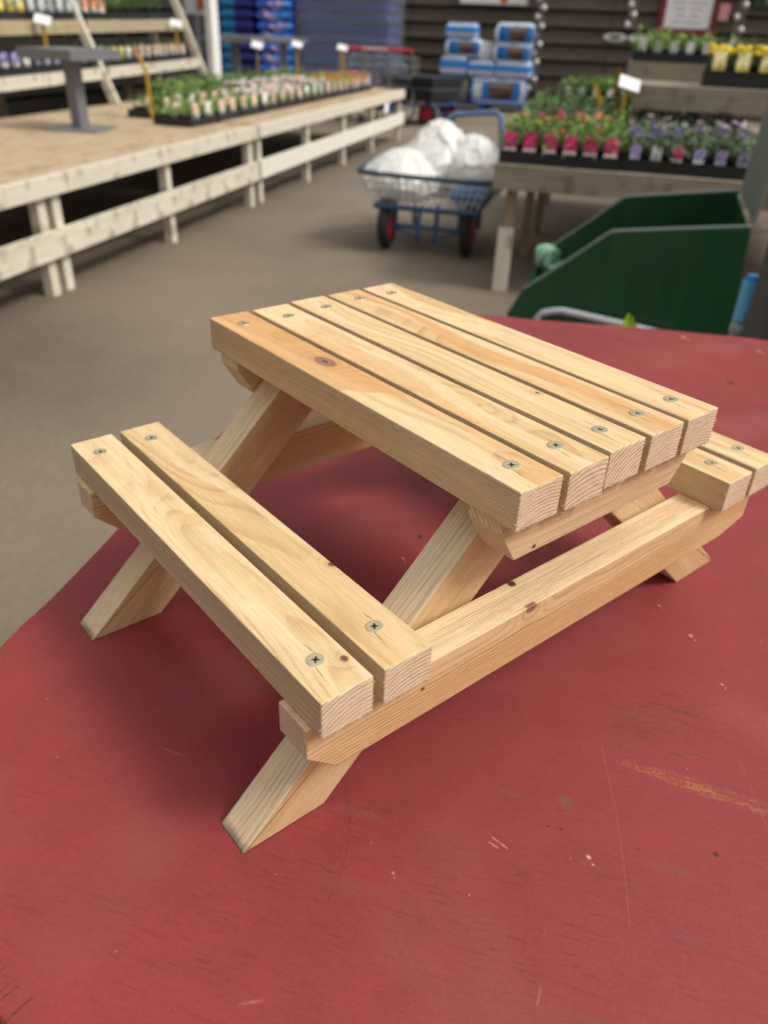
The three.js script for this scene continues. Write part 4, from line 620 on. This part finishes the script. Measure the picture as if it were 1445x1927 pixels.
{ // coiled mint green hose under the brown bench
  const t = gthing('hose_coil', 'small mint green coiled hose behind the sloping front of the green cart', 'hose', null, .20, 2.56, .0, .8), pts = []; for (let i = 0; i <= 120; i++) { const a = i / 120 * Math.PI * 10, r = .042 + .006 * Math.sin(a * 3.3); pts.push([Math.cos(a) * r, .40 + Math.sin(a) * r, (i / 120 - .5) * .09]); }
  part(t, 'coil', tube(pts, .012, 360), M([.26, .50, .34], .35)); part(t, 'reel_stand', merge([rod([0, 0, 0], [0, .40, 0], .02), rod([-.10, .012, 0], [.10, .012, 0], .012), new THREE.CylinderGeometry(.036, .036, .09, 24).rotateX(Math.PI / 2).translate(0, .40, 0)]), M([.10, .26, .17], .5));
}
{ // dark drum, blue bottle on a crate, plant whose leaf tip shows over the table edge
  const d = thing('plastic_drum', 'tall dark grey plastic drum on a black base beside the green cart', 'drum', null, [-.288, 0, -1.60]);
  const pr = [[.0, .62], [.19, .62], [.20, .63], [.205, .70], [.212, .72], [.205, .74], [.205, .95], [.212, .97], [.205, .99], [.20, 1.22], [0, 1.23]].map(q => new THREE.Vector2(...q)); part(d, 'body', new THREE.LatheGeometry(pr, 48), M([.075, .078, .085], .5)); part(d, 'base', new THREE.CylinderGeometry(.205, .22, .62, 40), M([.008, .008, .009], .7), [0, .31, 0]);
  const c = thing('plant_pot', 'tall black plant pot stack under the blue bottle behind the red table', 'pot', null, [-.548, 0, -1.648]); for (let i = 0; i < 3; i++) part(c, 'pot', new THREE.LatheGeometry([[0, .0], [.04, 0], [.05, .165], [.054, .165], [.054, .176], [0, .176]].map(q => new THREE.Vector2(...q)), 28), blackPl, [0, i * .1995, 0]);
  const b = thing('bottle', 'bright blue bottle with a pale cap beside the dark drum', 'bottle', null, [-.548, .600, -1.648]);
  part(b, 'body', new THREE.CylinderGeometry(.024, .024, .105, 28), M([.15, .58, .98], .3), [0, .1225, 0]); part(b, 'shoulder', new THREE.CylinderGeometry(.017, .021, .015, 28), M([.04, .30, .72], .3), [0, .1825, 0]); part(b, 'foot', new THREE.SphereGeometry(.027, 20, 14), M([.34, .40, .38], .4), [0, .045, 0]); part(b, 'foot_ring', new THREE.CylinderGeometry(.03, .034, .012, 24), M([.3, .34, .33], .5), [0, .008, 0]);
  const p = thing('potted_plant', 'potted plant whose bright green leaf tip rises over the red table edge', 'plant', null, [-.435, -.032, -.955]);
  part(p, 'pot', new THREE.LatheGeometry([[0, .032], [.09, .032], [.12, .2], [.125, .2], [.125, .22], [.11, .22], [.10, .19], [0, .19]].map(q => new THREE.Vector2(...q)), 28), M([.02, .02, .022], .6)); part(p, 'stem', tube([[0, .19, 0], [.01, .45, .01], [-.005, .66, .005], [.005, .80, 0]], .006, 20), M([.10, .18, .04], .7));
  const lf = (len, w) => { const g = new THREE.PlaneGeometry(w, len, 6, 12), P = g.attributes.position; for (let i = 0; i < P.count; i++) { const t2 = P.getY(i) / len + .5, x = P.getX(i), k = Math.pow(Math.sin(Math.PI * Math.min(1, t2 * .93 + .06)), .8); P.setXYZ(i, x * k, t2 * len, -.10 * len * t2 * t2 + Math.abs(x * k) * .35); } g.computeVertexNormals(); return g; };
  const lm = new THREE.MeshPhysicalMaterial({ color: new THREE.Color().setRGB(.34, .58, .03), roughness: .5, transmission: .35, thickness: 0, side: THREE.DoubleSide });
  part(p, 'leaf', lf(.08, .038), lm, [.005, .79, 0], [0, .5, .22]); for (let i = 0; i < 6; i++) part(p, 'leaf', lf(.15, .06), lm, [0, .35 + i * .06, 0], [0, i * 2.4, i % 2 ? 1.0 : -1.0]);
}
renderer.render(scene, camera);
